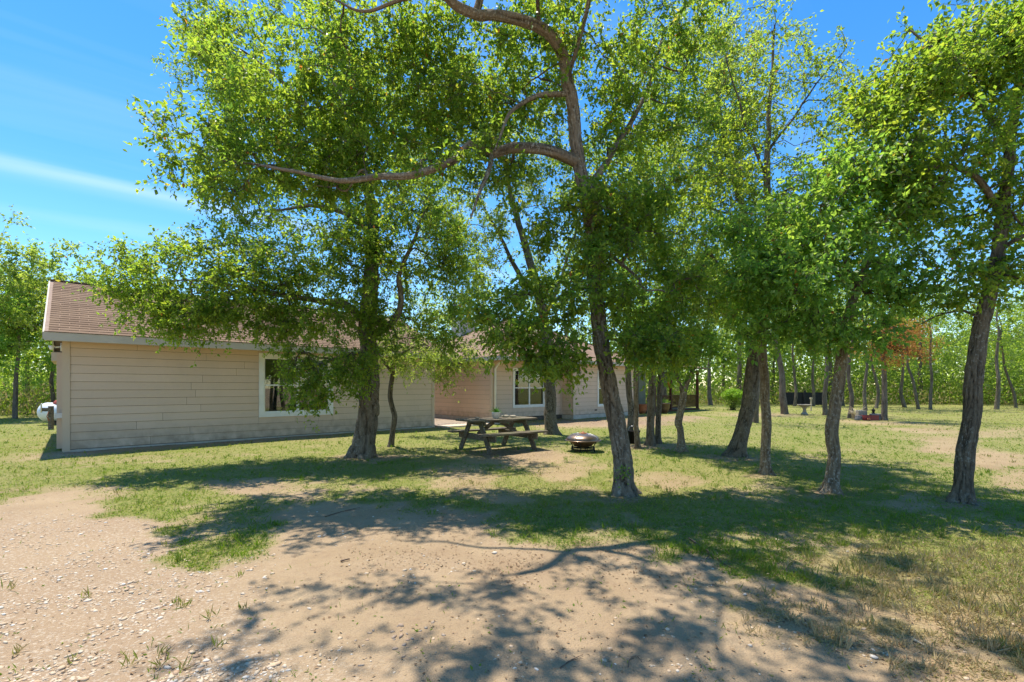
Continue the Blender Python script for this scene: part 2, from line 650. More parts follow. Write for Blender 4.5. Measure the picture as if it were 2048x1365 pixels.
M['glass'] = glass_mat()
M['room'] = simple("room_gap_shade", (0.06, 0.05, 0.04), (0.09, 0.075, 0.06), 3, 0.9, bump=0)  # near-black interior colour; behind the siding gaps it stands in for lap shadow
M['curtain'] = simple("curtain_grey", (0.42, 0.42, 0.42), (0.5, 0.5, 0.48), 5, 0.9, bump=0)
M['concrete'] = simple("concrete", (0.42, 0.38, 0.32), (0.54, 0.48, 0.40), 5, 0.9, space='W')
M['walk'] = simple("walk_concrete", (0.52, 0.41, 0.30), (0.62, 0.50, 0.37), 3, 0.9, space='W')


def old_wood_mat():
    t = NT("weathered_wood")
    tc = t.n("ShaderNodeTexCoord")
    mp = t.n("ShaderNodeMapping")
    mp.inputs['Scale'].default_value = (1.2, 14, 14)
    t.l(tc.outputs['Object'], mp.inputs[0])
    n = t.noise(3.0, 6, mp.outputs[0], 0.6)
    c = t.ramp(n, [(0.3, (0.055, 0.042, 0.029)), (0.5, (0.14, 0.112, 0.078)), (0.72, (0.29, 0.245, 0.18))])
    m = t.noise(3.3, 5, t.pos())
    c = t.mix(t.maprange(m, 0.5, 0.66, 0, 0.6), c, (0.10, 0.105, 0.055))
    c = t.mix(t.maprange(t.noise(9, 5, t.pos()), 0.6, 0.7, 0, 0.5), c, (0.45, 0.41, 0.33))
    return t.done(t.princ(c, 0.92, 0, 0.15, t.bump(n, 0.5, 0.006)))


M['wood'] = old_wood_mat()
M['redwood'] = simple("stained_redwood", (0.065, 0.021, 0.012), (0.115, 0.038, 0.020), 5, 0.6, stretch=(6, 6, 1))
M['iron'] = simple("black_iron", (0.018, 0.016, 0.015), (0.035, 0.03, 0.027), 12, 0.55, 0.6, 0.4)
M['copper'] = simple("worn_copper_dome", (0.20, 0.135, 0.095), (0.34, 0.23, 0.16), 7, 0.33, 0.85, 0.5, bump=0.1)
M['bowl'] = simple("fire_bowl_bronze", (0.10, 0.062, 0.038), (0.22, 0.13, 0.075), 6, 0.5, 0.7, 0.4)
M['rustmesh'] = simple("rusty_mesh", (0.26, 0.09, 0.045), (0.36, 0.15, 0.08), 9, 0.8)
M['terracotta'] = simple("terracotta", (0.34, 0.115, 0.05), (0.44, 0.17, 0.08), 5, 0.8)
M['darkpot'] = simple("dark_glazed_pot", (0.06, 0.04, 0.03), (0.14, 0.075, 0.04), 3, 0.4, 0, 0.5)
M['tank'] = simple("tank_white", (0.66, 0.68, 0.70), (0.76, 0.78, 0.79), 3, 0.4, 0, 0.5)
M['tankred'] = simple("hood_red", (0.30, 0.055, 0.04), (0.38, 0.08, 0.055), 4, 0.6)
M['darkboard'] = simple("dark_boards", (0.018, 0.018, 0.02), (0.04, 0.04, 0.042), 4, 0.8, stretch=(1, 1, 6))
M['stone'] = simple("cast_stone", (0.27, 0.235, 0.18), (0.38, 0.335, 0.26), 9, 0.9)
M['greystone'] = simple("grey_block", (0.10, 0.10, 0.10), (0.2, 0.19, 0.18), 9, 0.9)
M['redbox'] = simple("dull_red_paint", (0.22, 0.035, 0.03), (0.30, 0.06, 0.045), 5, 0.6)
M['steel'] = simple("galvanised", (0.4, 0.4, 0.4), (0.5, 0.5, 0.5), 9, 0.4, 0.6)
M['paleplastic'] = simple("pale_plastic", (0.62, 0.60, 0.55), (0.70, 0.68, 0.62), 9, 0.5)
M['twig'] = simple("dry_twig", (0.10, 0.065, 0.045), (0.22, 0.15, 0.10), 30, 0.9)
M['twigpale'] = simple("bleached_stick", (0.42, 0.33, 0.21), (0.56, 0.45, 0.30), 30, 0.9)
M['screen'] = simple("porch_screen", (0.16, 0.19, 0.18), (0.24, 0.27, 0.26), 2, 0.35, 0, 0.5, bump=0)

# ------------------------------------------------------------------ ground
YAW = math.atan2(0.677, 0.735)
UD = np.array([math.cos(YAW), math.sin(YAW)])          # along the front walls
BD = np.array([-math.sin(YAW), math.cos(YAW)])         # towards the back
B1 = G(128, 905)[:2]                                   # front left corner of the outbuilding
LEN1 = 9.75
HA = np.array([-0.82, 19.1])                           # front left corner of the house


def blob(px, py, b):
    s = np.zeros_like(px)
    for (cx, cy_, rx, ry, w) in b:
        q = ((px - cx) / rx) ** 2 + ((py - cy_) / ry) ** 2
        s = np.maximum(s, w * (1 - smooth(q, 0.35, 1.25)))
    return s


EDGE = np.array([(-900, 1010), (-300, 1000), (0, 992), (100, 978), (230, 992), (300, 1062), (420, 1132), (500, 1112), (560, 1062), (600, 1005), (700, 990), (850, 985), (900, 992), (960, 1012),
                 (1040, 1062), (1120, 1092), (1260, 1118), (1400, 1145), (1500, 1180), (1640, 1212), (1800, 1255), (2048, 1325), (2400, 1400), (3600, 1750)], float)
BARE = [(500, 975, 80, 24, 0.95), (590, 990, 70, 20, 0.8), (180, 985, 110, 14, 0.7), (1035, 916, 120, 20, 0.95), (930, 962, 75, 42, 0.8), (985, 990, 50, 30, 0.7), (1125, 942, 70, 18, 0.8),
        (1330, 962, 110, 16, 0.65), (1200, 849, 150, 9, 1.0), (1330, 838, 90, 6, 0.9), (1540, 832, 140, 3.5, 0.8), (1740, 846, 110, 5, 0.9), (1850, 862, 60, 10, 0.8), (1885, 892, 60, 22, 0.85),
        (1975, 918, 80, 22, 0.9), (2060, 960, 70, 30, 0.8), (1980, 868, 90, 10, 0.7), (1250, 1000, 42, 10, 0.7), (1660, 988, 45, 8, 0.7), (1930, 1008, 60, 10, 0.7), (1535, 952, 35, 6, 0.7),
        (730, 915, 60, 9, 0.8), (1300, 893, 60, 8, 0.7), (1468, 917, 60, 8, 0.7), (1220, 1090, 90, 18, 0.5), (1780, 1010, 90, 10, 0.6)]


def ground_masks(X, Y):
    Yc = np.maximum(Y, 0.6)
    px = CX + X / Yc * F
    py = HZ + EYE / Yc * F
    n = fbm(np.c_[X * 1.3, Y * 1.3, X * 0], 4, 3)
    nf = fbm(np.c_[X * 4.5, Y * 4.5, X * 0], 3, 9)
    yb = np.interp(px, EDGE[:, 0], EDGE[:, 1])
    soft = 60.0 * (np.clip(py - HZ, 30, 600) / 300) + 8
    s = smooth(yb - py + (n - 0.5) * soft * 2.2 + (nf - 0.5) * soft * 1.2, -soft * 0.30, soft * 0.30)
    bare = blob(px + (n - 0.5) * 90, py + (nf - 0.5) * 0.12 * (py - HZ), BARE)
    # worn strip along the outbuilding wall
    rx, ry = X - B1[0], Y - B1[1]
    lx, ly = rx * UD[0] + ry * UD[1], rx * BD[0] + ry * BD[1]
    strip = smooth(ly, -1.35, -0.7) * smooth(ly, 0.4, 0.0) * smooth(lx, -1.5, 0) * (1 - smooth(lx, 5.0, 7.0))
    strip2 = smooth(ly, -0.45, -0.15) * smooth(ly, 0.4, 0.0) * smooth(lx, -0.5, 0) * (1 - smooth(lx, 9.7, 10.5))
    g = s * (1 - bare) * (1 - 0.85 * strip) * (1 - 0.8 * strip2)
    patch = smooth(n + 0.5 * (nf - 0.5), 0.22, 0.44)
    near = smooth(py, 860, 930)
    g = g * (1 - near * 0.6 * (1 - patch))
    dry = smooth(px + (py - 1080) * 0.6 + (n - 0.5) * 500, 1330, 1780) * smooth(py, 1020, 1120)
    dry = np.maximum(dry, 0.85 * smooth(px + (n - 0.5) * 200, 1560, 1800) * (1 - smooth(py, 836, 868)))
    dry = np.maximum(dry, 0.55 * (1 - smooth(np.abs(px - 1150), 150, 330)) * smooth(py, 935, 960) * (1 - smooth(py, 1000, 1050)))
    dry = np.maximum(dry, 0.35 * (1 - smooth(px, 250, 700)) * (0.4 + n))
    drysoil = np.maximum(dry * smooth(px, 1200, 1500), 0.35 * bare * smooth(px, 800, 1000)) * smooth(yb + 90 + (n - 0.5) * 120 - py, -40, 40)
    gravel = smooth(620 + (n - 0.5) * 500 - px + (py - 1150) * 0.5, -60, 260) * smooth(py, 990, 1060) * (1 - s)
    gravel = np.maximum(gravel, 0.25 * (1 - s) * smooth(n, 0.5, 0.65))
    mulch = blob(px, py, [(1200, 846, 160, 8, 0.9), (1320, 838, 100, 7, 0.6), (560, 880, 140, 5, 0.3)])
    mulch = np.maximum(mulch, 0.6 * strip2)
    mulch = np.maximum(mulch, blob(px, py, [(1030, 905, 110, 14, 0.6), (725, 918, 60, 8, 0.5), (1250, 1000, 50, 10, 0.5), (1660, 988, 50, 9, 0.5), (1930, 1010, 60, 10, 0.5), (1468, 918, 60, 9, 0.5), (1300, 895, 60, 9, 0.5)]))
    return g, np.clip(dry, 0, 1), np.clip(drysoil, 0, 1), gravel, np.clip(mulch * (0.4 + nf), 0, 1)


def ground_h(X, Y):
    p = np.c_[X, Y, X * 0]
    h = (fbm(p * 0.35, 3, 21) - 0.5) * 0.10 * smooth(Y, 3, 9)
    h = h + (fbm(p * 2.2, 3, 5) - 0.5) * 0.045 + (vnoise(p * 5, 8) - 0.5) * 0.014
    # keep level at the walls and the table
    for (x, y, r) in ((-6.5, 13.5, 7.0), (3, 23, 8.0)):
        pass
    far = smooth(np.hypot(X, Y), 60, 200)
    return h * (1 - far)


def axis(a, b, step, lo, hi, grow=1.16):
    xs = list(np.arange(a, b + 1e-6, step))
    s, x = step, b
    while x < hi:
        s *= grow
        x += s
        xs.append(x)
    s, x = step, a
    while x > lo:
        s *= grow
        x -= s
        xs.insert(0, x)
    return np.array(xs)


gx, gy = axis(-7.0, 8.0, 0.09, -500, 500, 1.2), axis(1.6, 11.0, 0.075, -300, 700, 1.2)
GX, GY = np.meshgrid(gx, gy)
gxx, gyy = GX.ravel(), GY.ravel()
gg, gd, gds, ggr, gmu = ground_masks(gxx, gyy)
gz = ground_h(gxx, gyy)
nx, ny = len(gx), len(gy)
ii = (np.arange(ny - 1)[:, None] * nx + np.arange(nx - 1)[None, :]).ravel()
me = mesh_np("ground", np.c_[gxx, gyy, gz], quads=np.c_[ii, ii + 1, ii + nx + 1, ii + nx], smooth_sh=True,
             pattr={"grass": gg, "dry": gds, "gravel": ggr, "mulch": gmu})
tag(link("ground", me, M['ground']), "sandy ground with worn lawn and dry grass", "ground", kind="structure")


def gh(x, y):
    return float(ground_h(np.array([x]), np.array([y]))[0])


# ------------------------------------------------------------------ outbuilding
def siding(wall, x0, x1, z0, z1, axis_y, openings=(), expo=0.19, joints=3.66, seed=0, plane='front'):
    """lap boards along local x (plane front: facing -y at y=axis_y; plane left: facing -x at x=axis_y, running along y)"""
    r = random.Random(seed)
    z = z0
    row = 0
    while z < z1 - 0.02:
        zt = min(z + expo, z1)
        spans = [(x0, x1)]
        for (a, b, c, d) in openings:
            if zt > c + 0.004 and z < d - 0.004:
                ns = []
                for (p, q) in spans:
                    if a > p:
                        ns.append((p, min(a, q)))
                    if b < q:
                        ns.append((max(b, p), q))
                spans = [s for s in ns if s[1] - s[0] > 0.02]
        off = r.uniform(0.3, 1.0) * joints
        pieces = [(p, q, z, zt) for (p, q) in spans]
        for (a, b, c, d) in openings:
            if z < c - 0.012 and zt > c + 0.004:
                pieces.append((a, b, z, c + 0.006))
            if zt > d + 0.012 and z < d - 0.004:
                pieces.append((a, b, d, zt))
        for (p, q, zlo, zhi) in pieces:
            cuts = [p]
            x = x0 + off
            while x < q - 0.25:
                if x > p + 0.25:
                    cuts.append(x)
                x += joints
            cuts.append(q)
            for a, b in zip(cuts[:-1], cuts[1:]):
                a2, b2 = a + 0.0025, b - 0.0025
                po, pi = 0.021 + r.uniform(-0.001, 0.001), 0.008
                lo, hi = zlo, zhi - 0.006  # narrow gap bares the near-black backing as a painted lap-shadow line
                c = [(a2, -po, lo), (b2, -po, lo), (b2, 0.0, lo), (a2, 0.0, lo), (a2, -pi, hi), (b2, -pi, hi), (b2, 0.0, hi), (a2, 0.0, hi)]
                if plane == 'front':
                    c = [(u, axis_y + v, w) for u, v, w in c]
                else:
                    c = [(axis_y + v, u, w) for u, v, w in c]
                    c = [c[1], c[0], c[3], c[2], c[5], c[4], c[7], c[6]]
                MB().hexa(c).build("siding_board", M['siding'], wall)
        z = zt
        row += 1


def wall_shell(mb, x0, x1, z0, z1, y0, y1, openings):
    """wall slab with rectangular openings, built from butted blocks"""
    xs = sorted({x0, x1, *[a for o in openings for a in o[:2]]})
    for a, b in zip(xs[:-1], xs[1:]):
        op = [o for o in openings if o[0] <= a + 1e-6 and o[1] >= b - 1e-6]
        if not op:
            mb.box(a, b, y0, y1, z0, z1)
        else:
            mb.box(a, b, y0, y1, z0, op[0][2])
            mb.box(a, b, y0, y1, op[0][3], z1)


def window(parent, x0, x1, z0, z1, y, trim=0.10, cols=2, tm='white', mid=0.5):
    """outer trim rectangle x0..x1, z0..z1 on a wall facing -y at y"""
    w = link("window", mesh_np("window_frame", np.zeros((0, 3)), quads=np.zeros((0, 4), int)) if False else None, None, parent)
    a, b, c, d = x0 + trim, x1 - trim, z0 + trim, z1 - trim
    mb = MB()
    mb.box(x0, x1, y - 0.045, y, z0, c)
    mb.box(x0, x1, y - 0.045, y, d, z1)
    mb.box(x0, a, y - 0.043, y, c, d)
    mb.box(b, x1, y - 0.043, y, c, d)
    mb.build("window_trim", M[tm], w)
    cw = (b - a) / cols
    fr = 0.035
    for k in range(cols):
        l, r = a + k * cw, a + (k + 1) * cw
        mz = c + (d - c) * mid
        s = MB()
        s.box(l, r, y - 0.02, y + 0.04, c, c + fr)
        s.box(l, r, y - 0.02, y + 0.04, d - fr, d)
        s.box(l, l + fr, y - 0.018, y + 0.04, c + fr, d - fr)
        s.box(r - fr, r, y - 0.018, y + 0.04, c + fr, d - fr)
        s.box(l + fr, r - fr, y - 0.025, y + 0.03, mz - 0.02, mz + 0.02)
        s.build("sash", M[tm], w)
        for (e, f) in ((c + fr, mz - 0.02), (mz + 0.02, d - fr)):
            MB().box(l + fr, r - fr, y + 0.008, y + 0.014, e, f).build("pane", M['glass'], w)
    return w


ob = empty("outbuilding", "long tan lap-sided outbuilding with brown shingle roof and cream window", "building", (B1[0], B1[1], 0), YAW)
WH, DEP = 2.60, 6.0
W1 = (3.96, 6.05, 0.61, 2.41)
OP1 = (W1[0] + 0.09, W1[1] - 0.09, W1[2] + 0.09, W1[3] - 0.09)
mb = MB()
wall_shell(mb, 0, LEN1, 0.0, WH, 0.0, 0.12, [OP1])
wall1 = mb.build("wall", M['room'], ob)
siding(wall1, 0.10, LEN1 - 0.10, 0.06, WH, 0.0, [W1], 0.19, seed=1)
mb = MB()
mb.box(0.0, 0.12, 0.12, DEP, 0, WH)
mb.box(LEN1 - 0.12, LEN1, 0.12, DEP, 0, WH)
mb.box(0.12, LEN1 - 0.12, DEP - 0.12, DEP, 0, WH)
sidew = mb.build("side_wall", M['siding'], ob)
siding(sidew, 0.12, DEP, 0.06, WH, 0.0, [], 0.19, seed=5, plane='left')
for xx in (0.0, LEN1 - 0.10):
    MB().box(xx, xx + 0.10, -0.032, 0.0, 0.02, WH).build("corner_trim", M['trim'], ob)
MB().box(-0.032, 0.0, -0.032, 0.10, 0.02, WH).build("corner_trim", M['trim'], ob)
MB().box(-0.02, LEN1 + 0.02, -0.02, DEP + 0.02, -0.3, 0.045).build("foundation", M['concrete'], ob)
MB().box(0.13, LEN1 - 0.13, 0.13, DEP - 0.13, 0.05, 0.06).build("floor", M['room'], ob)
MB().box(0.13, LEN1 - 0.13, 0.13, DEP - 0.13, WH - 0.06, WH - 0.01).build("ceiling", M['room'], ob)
wn1 = window(ob, *W1, 0.0, 0.125)
# a few things in the dark room behind the pane
MB().box(3.9, 5.2, 2.0, 2.6, 0.06, 1.1).build("workbench", M['wood'], ob)
# roof
EO, GO = 0.42, 0.30                     # eave and gable overhang
PITCH = math.atan(0.48)
HALF = DEP / 2 + EO
RZ0 = 2.64                              # top of the roof deck at the eave edge
rise = HALF * math.tan(PITCH)
mb = MB()
for sgn in (1, -1):
    ye, yr = (-EO, DEP / 2) if sgn == 1 else (DEP + EO, DEP / 2)
    a = [(-GO, ye, RZ0 - 0.05), (LEN1 + GO, ye, RZ0 - 0.05), (LEN1 + GO, yr, RZ0 + rise - 0.05), (-GO, yr, RZ0 + rise - 0.05)]
    b = [(x, y, z + 0.05) for x, y, z in a]
    if sgn == -1:
        a = [a[1], a[0], a[3], a[2]]
        b = [b[1], b[0], b[3], b[2]]
    mb.hexa(a + b)
roof1 = mb.build("roof", M['felt'], ob)
# gable triangles
for x in (0.0, LEN1 - 0.12):
    mb = MB()
    zt = RZ0 + rise - 0.05 - 0.03
    V = [(x, 0.0, WH), (x, DEP, WH), (x, DEP / 2, zt), (x + 0.12, 0, WH), (x + 0.12, DEP, WH), (x + 0.12, DEP / 2, zt)]
    mb.add(V, [(0, 2, 1), (3, 4, 5)], [(0, 1, 4, 3), (1, 2, 5, 4), (2, 0, 3, 5)])
    mb.build("gable", M['siding'], ob)
# fascia, soffit, rake boards
MB().box(-GO - 0.005, LEN1 + GO + 0.005, -EO - 0.03, -EO, RZ0 - 0.19, RZ0 - 0.012).build("fascia", M['fascia'], ob)
MB().box(-GO - 0.005, LEN1 + GO + 0.005, DEP + EO, DEP + EO + 0.03, RZ0 - 0.19, RZ0 - 0.012).build("fascia", M['fascia'], ob)
MB().box(-GO, LEN1 + GO, -EO, -0.001, RZ0 - 0.165, RZ0 - 0.15).build("soffit", M['soffit'], ob)
MB().box(-GO, LEN1 + GO, DEP + 0.001, DEP + EO, RZ0 - 0.165, RZ0 - 0.15).build("soffit", M['soffit'], ob)
MB().box(-GO - 0.004, LEN1 + GO + 0.004, -EO - 0.045, -EO - 0.015, RZ0 - 0.006, RZ0 + 0.004).build("drip_edge", M['darkpot'], ob)
for x in (-GO, LEN1 + GO):
    for sgn in (1, -1):
        ye, yr = (-EO, DEP / 2) if sgn == 1 else (DEP + EO, DEP / 2)
        s = -0.028 if x < 0 else 0.028
        V = [(x, ye, RZ0 - 0.16), (x, yr, RZ0 + rise - 0.16), (x, yr, RZ0 + rise - 0.008), (x, ye, RZ0 - 0.008)]
        V += [(p + s, q, r) for p, q, r in V]
        MB().add(V, None, [(0, 1, 2, 3), (7, 6, 5, 4), (0, 4, 5, 1), (1, 5, 6, 2), (2, 6, 7, 3), (3, 7, 4, 0)]).build("rake_board", M['fascia'], ob)
# boxed eave return at the far corner, seen under the front eave
MB().box(-GO, -0.04, DEP * 0.62, DEP + EO, WH - 0.42, WH - 0.18).build("eave_return", M['soffit'], ob)
# shingle strips on the front slope, each three tabs
EXPO = 0.145
TW = 0.33


def strip_mesh(tabs):
    m = MB()
    for k in range(tabs):
        a, b = k * TW + 0.004, (k + 1) * TW - 0.004
        h0, h1 = 0.014, 0.004
        m.hexa([(a, 0, 0.001), (b, 0, 0.001), (b, EXPO - 0.002, 0.001), (a, EXPO - 0.002, 0.001), (a, 0, h0), (b, 0, h0), (b, EXPO - 0.002, h1), (a, EXPO - 0.002, h1)])
    me_ = m.mesh("shingle_strip")
    me_.materials.append(M['shingle'])
    return me_


SM = {k: strip_mesh(k) for k in (1, 2, 3)}
hm = MB().hexa([(0.004, 0, 0.001), (TW / 2 - 0.004, 0, 0.001), (TW / 2 - 0.004, EXPO - 0.002, 0.001), (0.004, EXPO - 0.002, 0.001), (0.004, 0, 0.014), (TW / 2 - 0.004, 0, 0.014), (TW / 2 - 0.004, EXPO - 0.002, 0.004), (0.004, EXPO - 0.002, 0.004)]).mesh("shingle_strip")
hm.materials.append(M['shingle'])
SM[0.5] = hm
slope_len = HALF / math.cos(PITCH)
rows = int(slope_len / EXPO) + 1
total_tabs = int((LEN1 + 2 * GO) / TW)
x_off = (LEN1 + 2 * GO - total_tabs * TW) / 2
rs = random.Random(3)
for r_ in range(rows):
    s0 = r_ * EXPO - 0.02
    if s0 + EXPO > slope_len:
        break
    seq, x = [], 0.0
    if r_ % 2:
        seq.append(0.5)
        x = 0.5
    n = [3, 2, 1][(r_ // 2) % 3]
    while total_tabs - x > 0.1:
        if total_tabs - x < 0.9:
            n = 0.5
        n = min(n, int(total_tabs - x)) if n > 0.6 else n
        seq.append(n)
        x += n
        n = 3
    x = 0.0
    for n in seq:
        link("shingle_strip", SM[n], None, roof1, (-GO + x_off + x * TW + rs.uniform(-.003, .003), -EO + s0 * math.cos(PITCH) - 0.002, RZ0 + s0 * math.sin(PITCH) + 0.001),
             (PITCH, 0, 0))
        x += n
MB().beam((-GO, DEP / 2, RZ0 + rise + 0.012), (LEN1 + GO, DEP / 2, RZ0 + rise + 0.012), 0.16, 0.03).build("ridge_cap", M['shingle'], ob)
# sliding door and light on the gable end
MB().box(-0.13, -0.034, 0.5, 2.6, 0.04, 2.25).build("sliding_door", M['trim'], ob)
MB().box(-0.16, -0.034, 0.30, 0.42, 0.75, 0.86).build("outlet_box", M['paleplastic'], ob)
fl = MB()
fl.box(-0.06, -0.034, 0.10, 0.20, 2.26, 2.44)
fl.tube([(-0.06, 0.15, 2.36), (-0.14, 0.10, 2.34)], [0.02, 0.02], 8)
fl.lathe([(0.0, 0.0), (0.03, 0.0), (0.055, 0.09), (0.05, 0.09), (0.0, 0.05)], 14, (-0.20, 0.06, 2.28))
fl.build("flood_light", M['white'], ob, True)

# ------------------------------------------------------------------ house
ho = empty("house", "tan lap-sided house with hip roof, white windows and porch beyond the picnic table", "house", (HA[0], HA[1], 0), YAW)
JX, JY = 4.27, -0.67
HL, HD = 9.6, 8.5
WA = (1.14, 3.12, 0.58, 2.27)
WB = (JX + 1.75, JX + 3.05, 0.52, 2.27)
opa = lambda w: (w[0] + 0.07, w[1] - 0.07, w[2] + 0.07, w[3] - 0.07)
mb = MB()
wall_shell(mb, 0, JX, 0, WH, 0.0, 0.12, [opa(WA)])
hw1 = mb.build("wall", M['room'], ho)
siding(hw1, 0.09, JX - 0.12, 0.20, WH - 0.02, 0.0, [WA], 0.19, seed=11)
mb = MB()
wall_shell(mb, JX, HL, 0, WH, JY, JY + 0.12, [opa(WB)])
hw2 = mb.build("wall", M['room'], ho)
siding(hw2, JX + 0.09, HL - 0.09, 0.20, WH - 0.02, JY, [WB], 0.19, seed=12)
mb = MB()
mb.box(JX, JX + 0.12, JY + 0.12, 0.12, 0, WH)
hw3 = mb.build("wall", M['room'], ho)
siding(hw3, JY + 0.02, 0.0, 0.20, WH - 0.02, JX, [], 0.19, seed=13, plane='left')
mb = MB()
mb.box(0, 0.12, 0.12, HD, 0, WH)
hw4 = mb.build("wall", M['room'], ho)
siding(hw4, 0.09, HD, 0.20, WH - 0.02, 0.0, [], 0.19, seed=14, plane='left')
mb = MB()
mb.box(0.12, HL, HD - 0.12, HD, 0, WH)
mb.box(HL - 0.12, HL, JY + 0.12, HD - 0.12, 0, WH)
mb.build("side_wall", M['siding'], ho)
MB().box(-0.015, HL + 0.015, 0.001, HD, -0.3, 0.19).build("foundation", M['concrete'], ho)
MB().box(JX - 0.012, HL + 0.012, JY - 0.012, 0.0, -0.3, 0.185).build("foundation", M['concrete'], ho)
MB().box(0.13, HL - 0.13, 0.14, HD - 0.13, WH - 0.07, WH - 0.01).build("ceiling", M['room'], ho)
MB().box(0.0, 0.09, -0.035, 0.0, 0.19, WH).build("corner_trim", M['trim'], ho)
MB().box(-0.035, 0.0, -0.035, 0.09, 0.19, WH).build("corner_trim", M['trim'], ho)
MB().box(JX - 0.12, JX - 0.022, -0.035, 0.0, 0.19, WH).build("corner_trim", M['trim'], ho)
MB().box(JX - 0.036, JX + 0.09, JY - 0.035, JY, 0.19, WH).build("corner_trim", M['trim'], ho)
MB().box(JX - 0.034, JX - 0.0, JY + 0.0, JY + 0.02, 0.19, WH).build("corner_trim", M['trim'], ho)
window(ho, *WA, 0.0, 0.09)
window(ho, *WB, JY, 0.09)
# curtain behind the right sash of the first window
cu = []
nq = 40
for k in range(nq + 1):
    x = 2.35 + 0.62 * k / nq
    y = 0.22 + 0.03 * math.sin(k * 1.25)
    cu += [(x, y, 0.6), (x, y, 2.25)]
link("curtain", mesh_np("curtain", cu, quads=[(2 * k, 2 * k + 2, 2 * k + 3, 2 * k + 1) for k in range(nq)]), M['curtain'], ho)
# downpipe at the corner
dp = MB()
dp.tube([(0.12, -0.09, 0.12), (0.12, -0.09, 2.20), (0.22, -0.20, 2.42), (0.30, -0.40, 2.50)], [0.045] * 4, 8)
dp.build("downpipe", M['white'], ho, True)
dv = MB()
dv.box(JX + 1.55, JX + 1.72, JY - 0.03, JY - 0.016, 0.34, 0.40)
dv.build("wall_vent", M['darkboard'], ho)
# hip roof
OVH = 0.42
x0, x1, y0, y1 = -OVH, HL + OVH, JY - OVH, HD + OVH
ez = 2.66
hr = (y1 - y0) / 2
tp = 0.48
ry_ = (y0 + y1) / 2
A_, B_, C_, D_ = (x0, y0, ez), (x1, y0, ez), (x1, y1, ez), (x0, y1, ez)
E_, F_ = (x0 + hr, ry_, ez + hr * tp), (x1 - hr, ry_, ez + hr * tp)
me = bpy.data.meshes.new("roof")
me.from_pydata([A_, B_, C_, D_, E_, F_], [], [(0, 1, 5, 4), (1, 2, 5), (2, 3, 4, 5), (3, 0, 4), (3, 2, 1, 0)])
uvl = me.uv_layers.new(name="UVMap")
cs = math.sqrt(1 + tp * tp)
for pl in me.polygons:
    nrm = pl.normal
    for li in pl.loop_indices:
        v = me.vertices[me.loops[li].vertex_index].co
        if abs(nrm.y) > abs(nrm.x):
            uvl.data[li].uv = (v.x, (v.z - ez) / tp * cs)
        else:
            uvl.data[li].uv = (v.y, (v.z - ez) / tp * cs)
hroof = link("roof", me, M['far_roof'], ho)
MB().box(x0, x1, y0 - 0.025, y0, ez - 0.17, ez - 0.006).build("fascia", M['fascia'], ho)
MB().box(x0 - 0.025, x0, y0 - 0.02, y1, ez - 0.17, ez - 0.006).build("fascia", M['fascia'], ho)
MB().box(x0 + 0.002, x1, y0 + 0.002, (0.0 - 0.025), ez - 0.10, ez - 0.08).build("soffit", M['soffit'], ho)
MB().box(x0 + 0.002, -0.03, 0.0, y1, ez - 0.10, ez - 0.08).build("soffit", M['soffit'], ho)
for p, q in ((A_, E_), (D_, E_), (E_, F_), (B_, F_)):
    MB().beam(np.array(p) + (0, 0, 0.012), np.array(q) + (0, 0, 0.012), 0.18, 0.03).build("ridge_cap", M['shingle'], hroof)
ch = MB()
ch.box(2.6, 3.6, 5.6, 6.4, 3.2, 5.05)
ch.build("roof_vent_box", M['fascia'], hroof)

# porch at the right end of the house
PX0, PX1, PY0, PY1 = HL + 0.05, 17.6, -0.15, 3.2
mb = MB()
mb.box(PX0, PX1, PY0 + 0.02, PY1, -0.1, 0.10)
deck = mb.build("porch_deck", M['redwood'], ho)
MB().box(HL + 0.4, 13.0, 2.0, 2.12, 0.10, 2.6).build("porch_wall", M['siding'], ho)
MB().box(13.0, 14.6, 2.0, 2.05, 0.10, 2.5).build("porch_screen", M['screen'], ho)
for x in (12.25, 14.1, 17.5):
    MB().box(x - 0.07, x + 0.07, PY0 + 0.05, PY0 + 0.19, 0.10, 2.58).build("porch_post", M['redwood'], ho)
MB().box(17.43, 17.57, PY1 - 0.2, PY1 - 0.06, 0.10, 2.58).build("porch_post", M['redwood'], ho)
rl = MB()
for a, b in ((12.32, 14.03), (14.17, 17.43)):
    rl.box(a, b, PY0 + 0.07, PY0 + 0.16, 0.94, 0.98)
    rl.box(a, b, PY0 + 0.10, PY0 + 0.135, 0.20, 0.26)
rail = rl.build("railing", M['redwood'], ho)
for a, b in ((12.32, 14.03), (14.17, 17.43)):
    k = int((b - a) / 0.125)
    bm_ = None
    for i in range(k):
        x = a + (i + 0.5) * (b - a) / k
        if bm_ is None:
            bm_ = MB().box(-0.02, 0.02, 0, 0.035, 0.26, 0.94).mesh("baluster")
            bm_.materials.append(M['redwood'])
        link("baluster", bm_, None, rail, (x, PY0 + 0.1, 0))
mb = MB()
mb.hexa([(HL + 0.5, PY0 - 0.35, 2.60), (PX1 + 0.3, PY0 - 0.35, 2.60), (PX1 + 0.3, PY1 + 0.3, 3.3), (HL + 0.5, PY1 + 0.3, 3.3),
         (HL + 0.5, PY0 - 0.35, 2.70), (PX1 + 0.3, PY0 - 0.35, 2.70), (PX1 + 0.3, PY1 + 0.3, 3.4), (HL + 0.5, PY1 + 0.3, 3.4)])
mb.build("porch_roof", M['shingle'], ho)

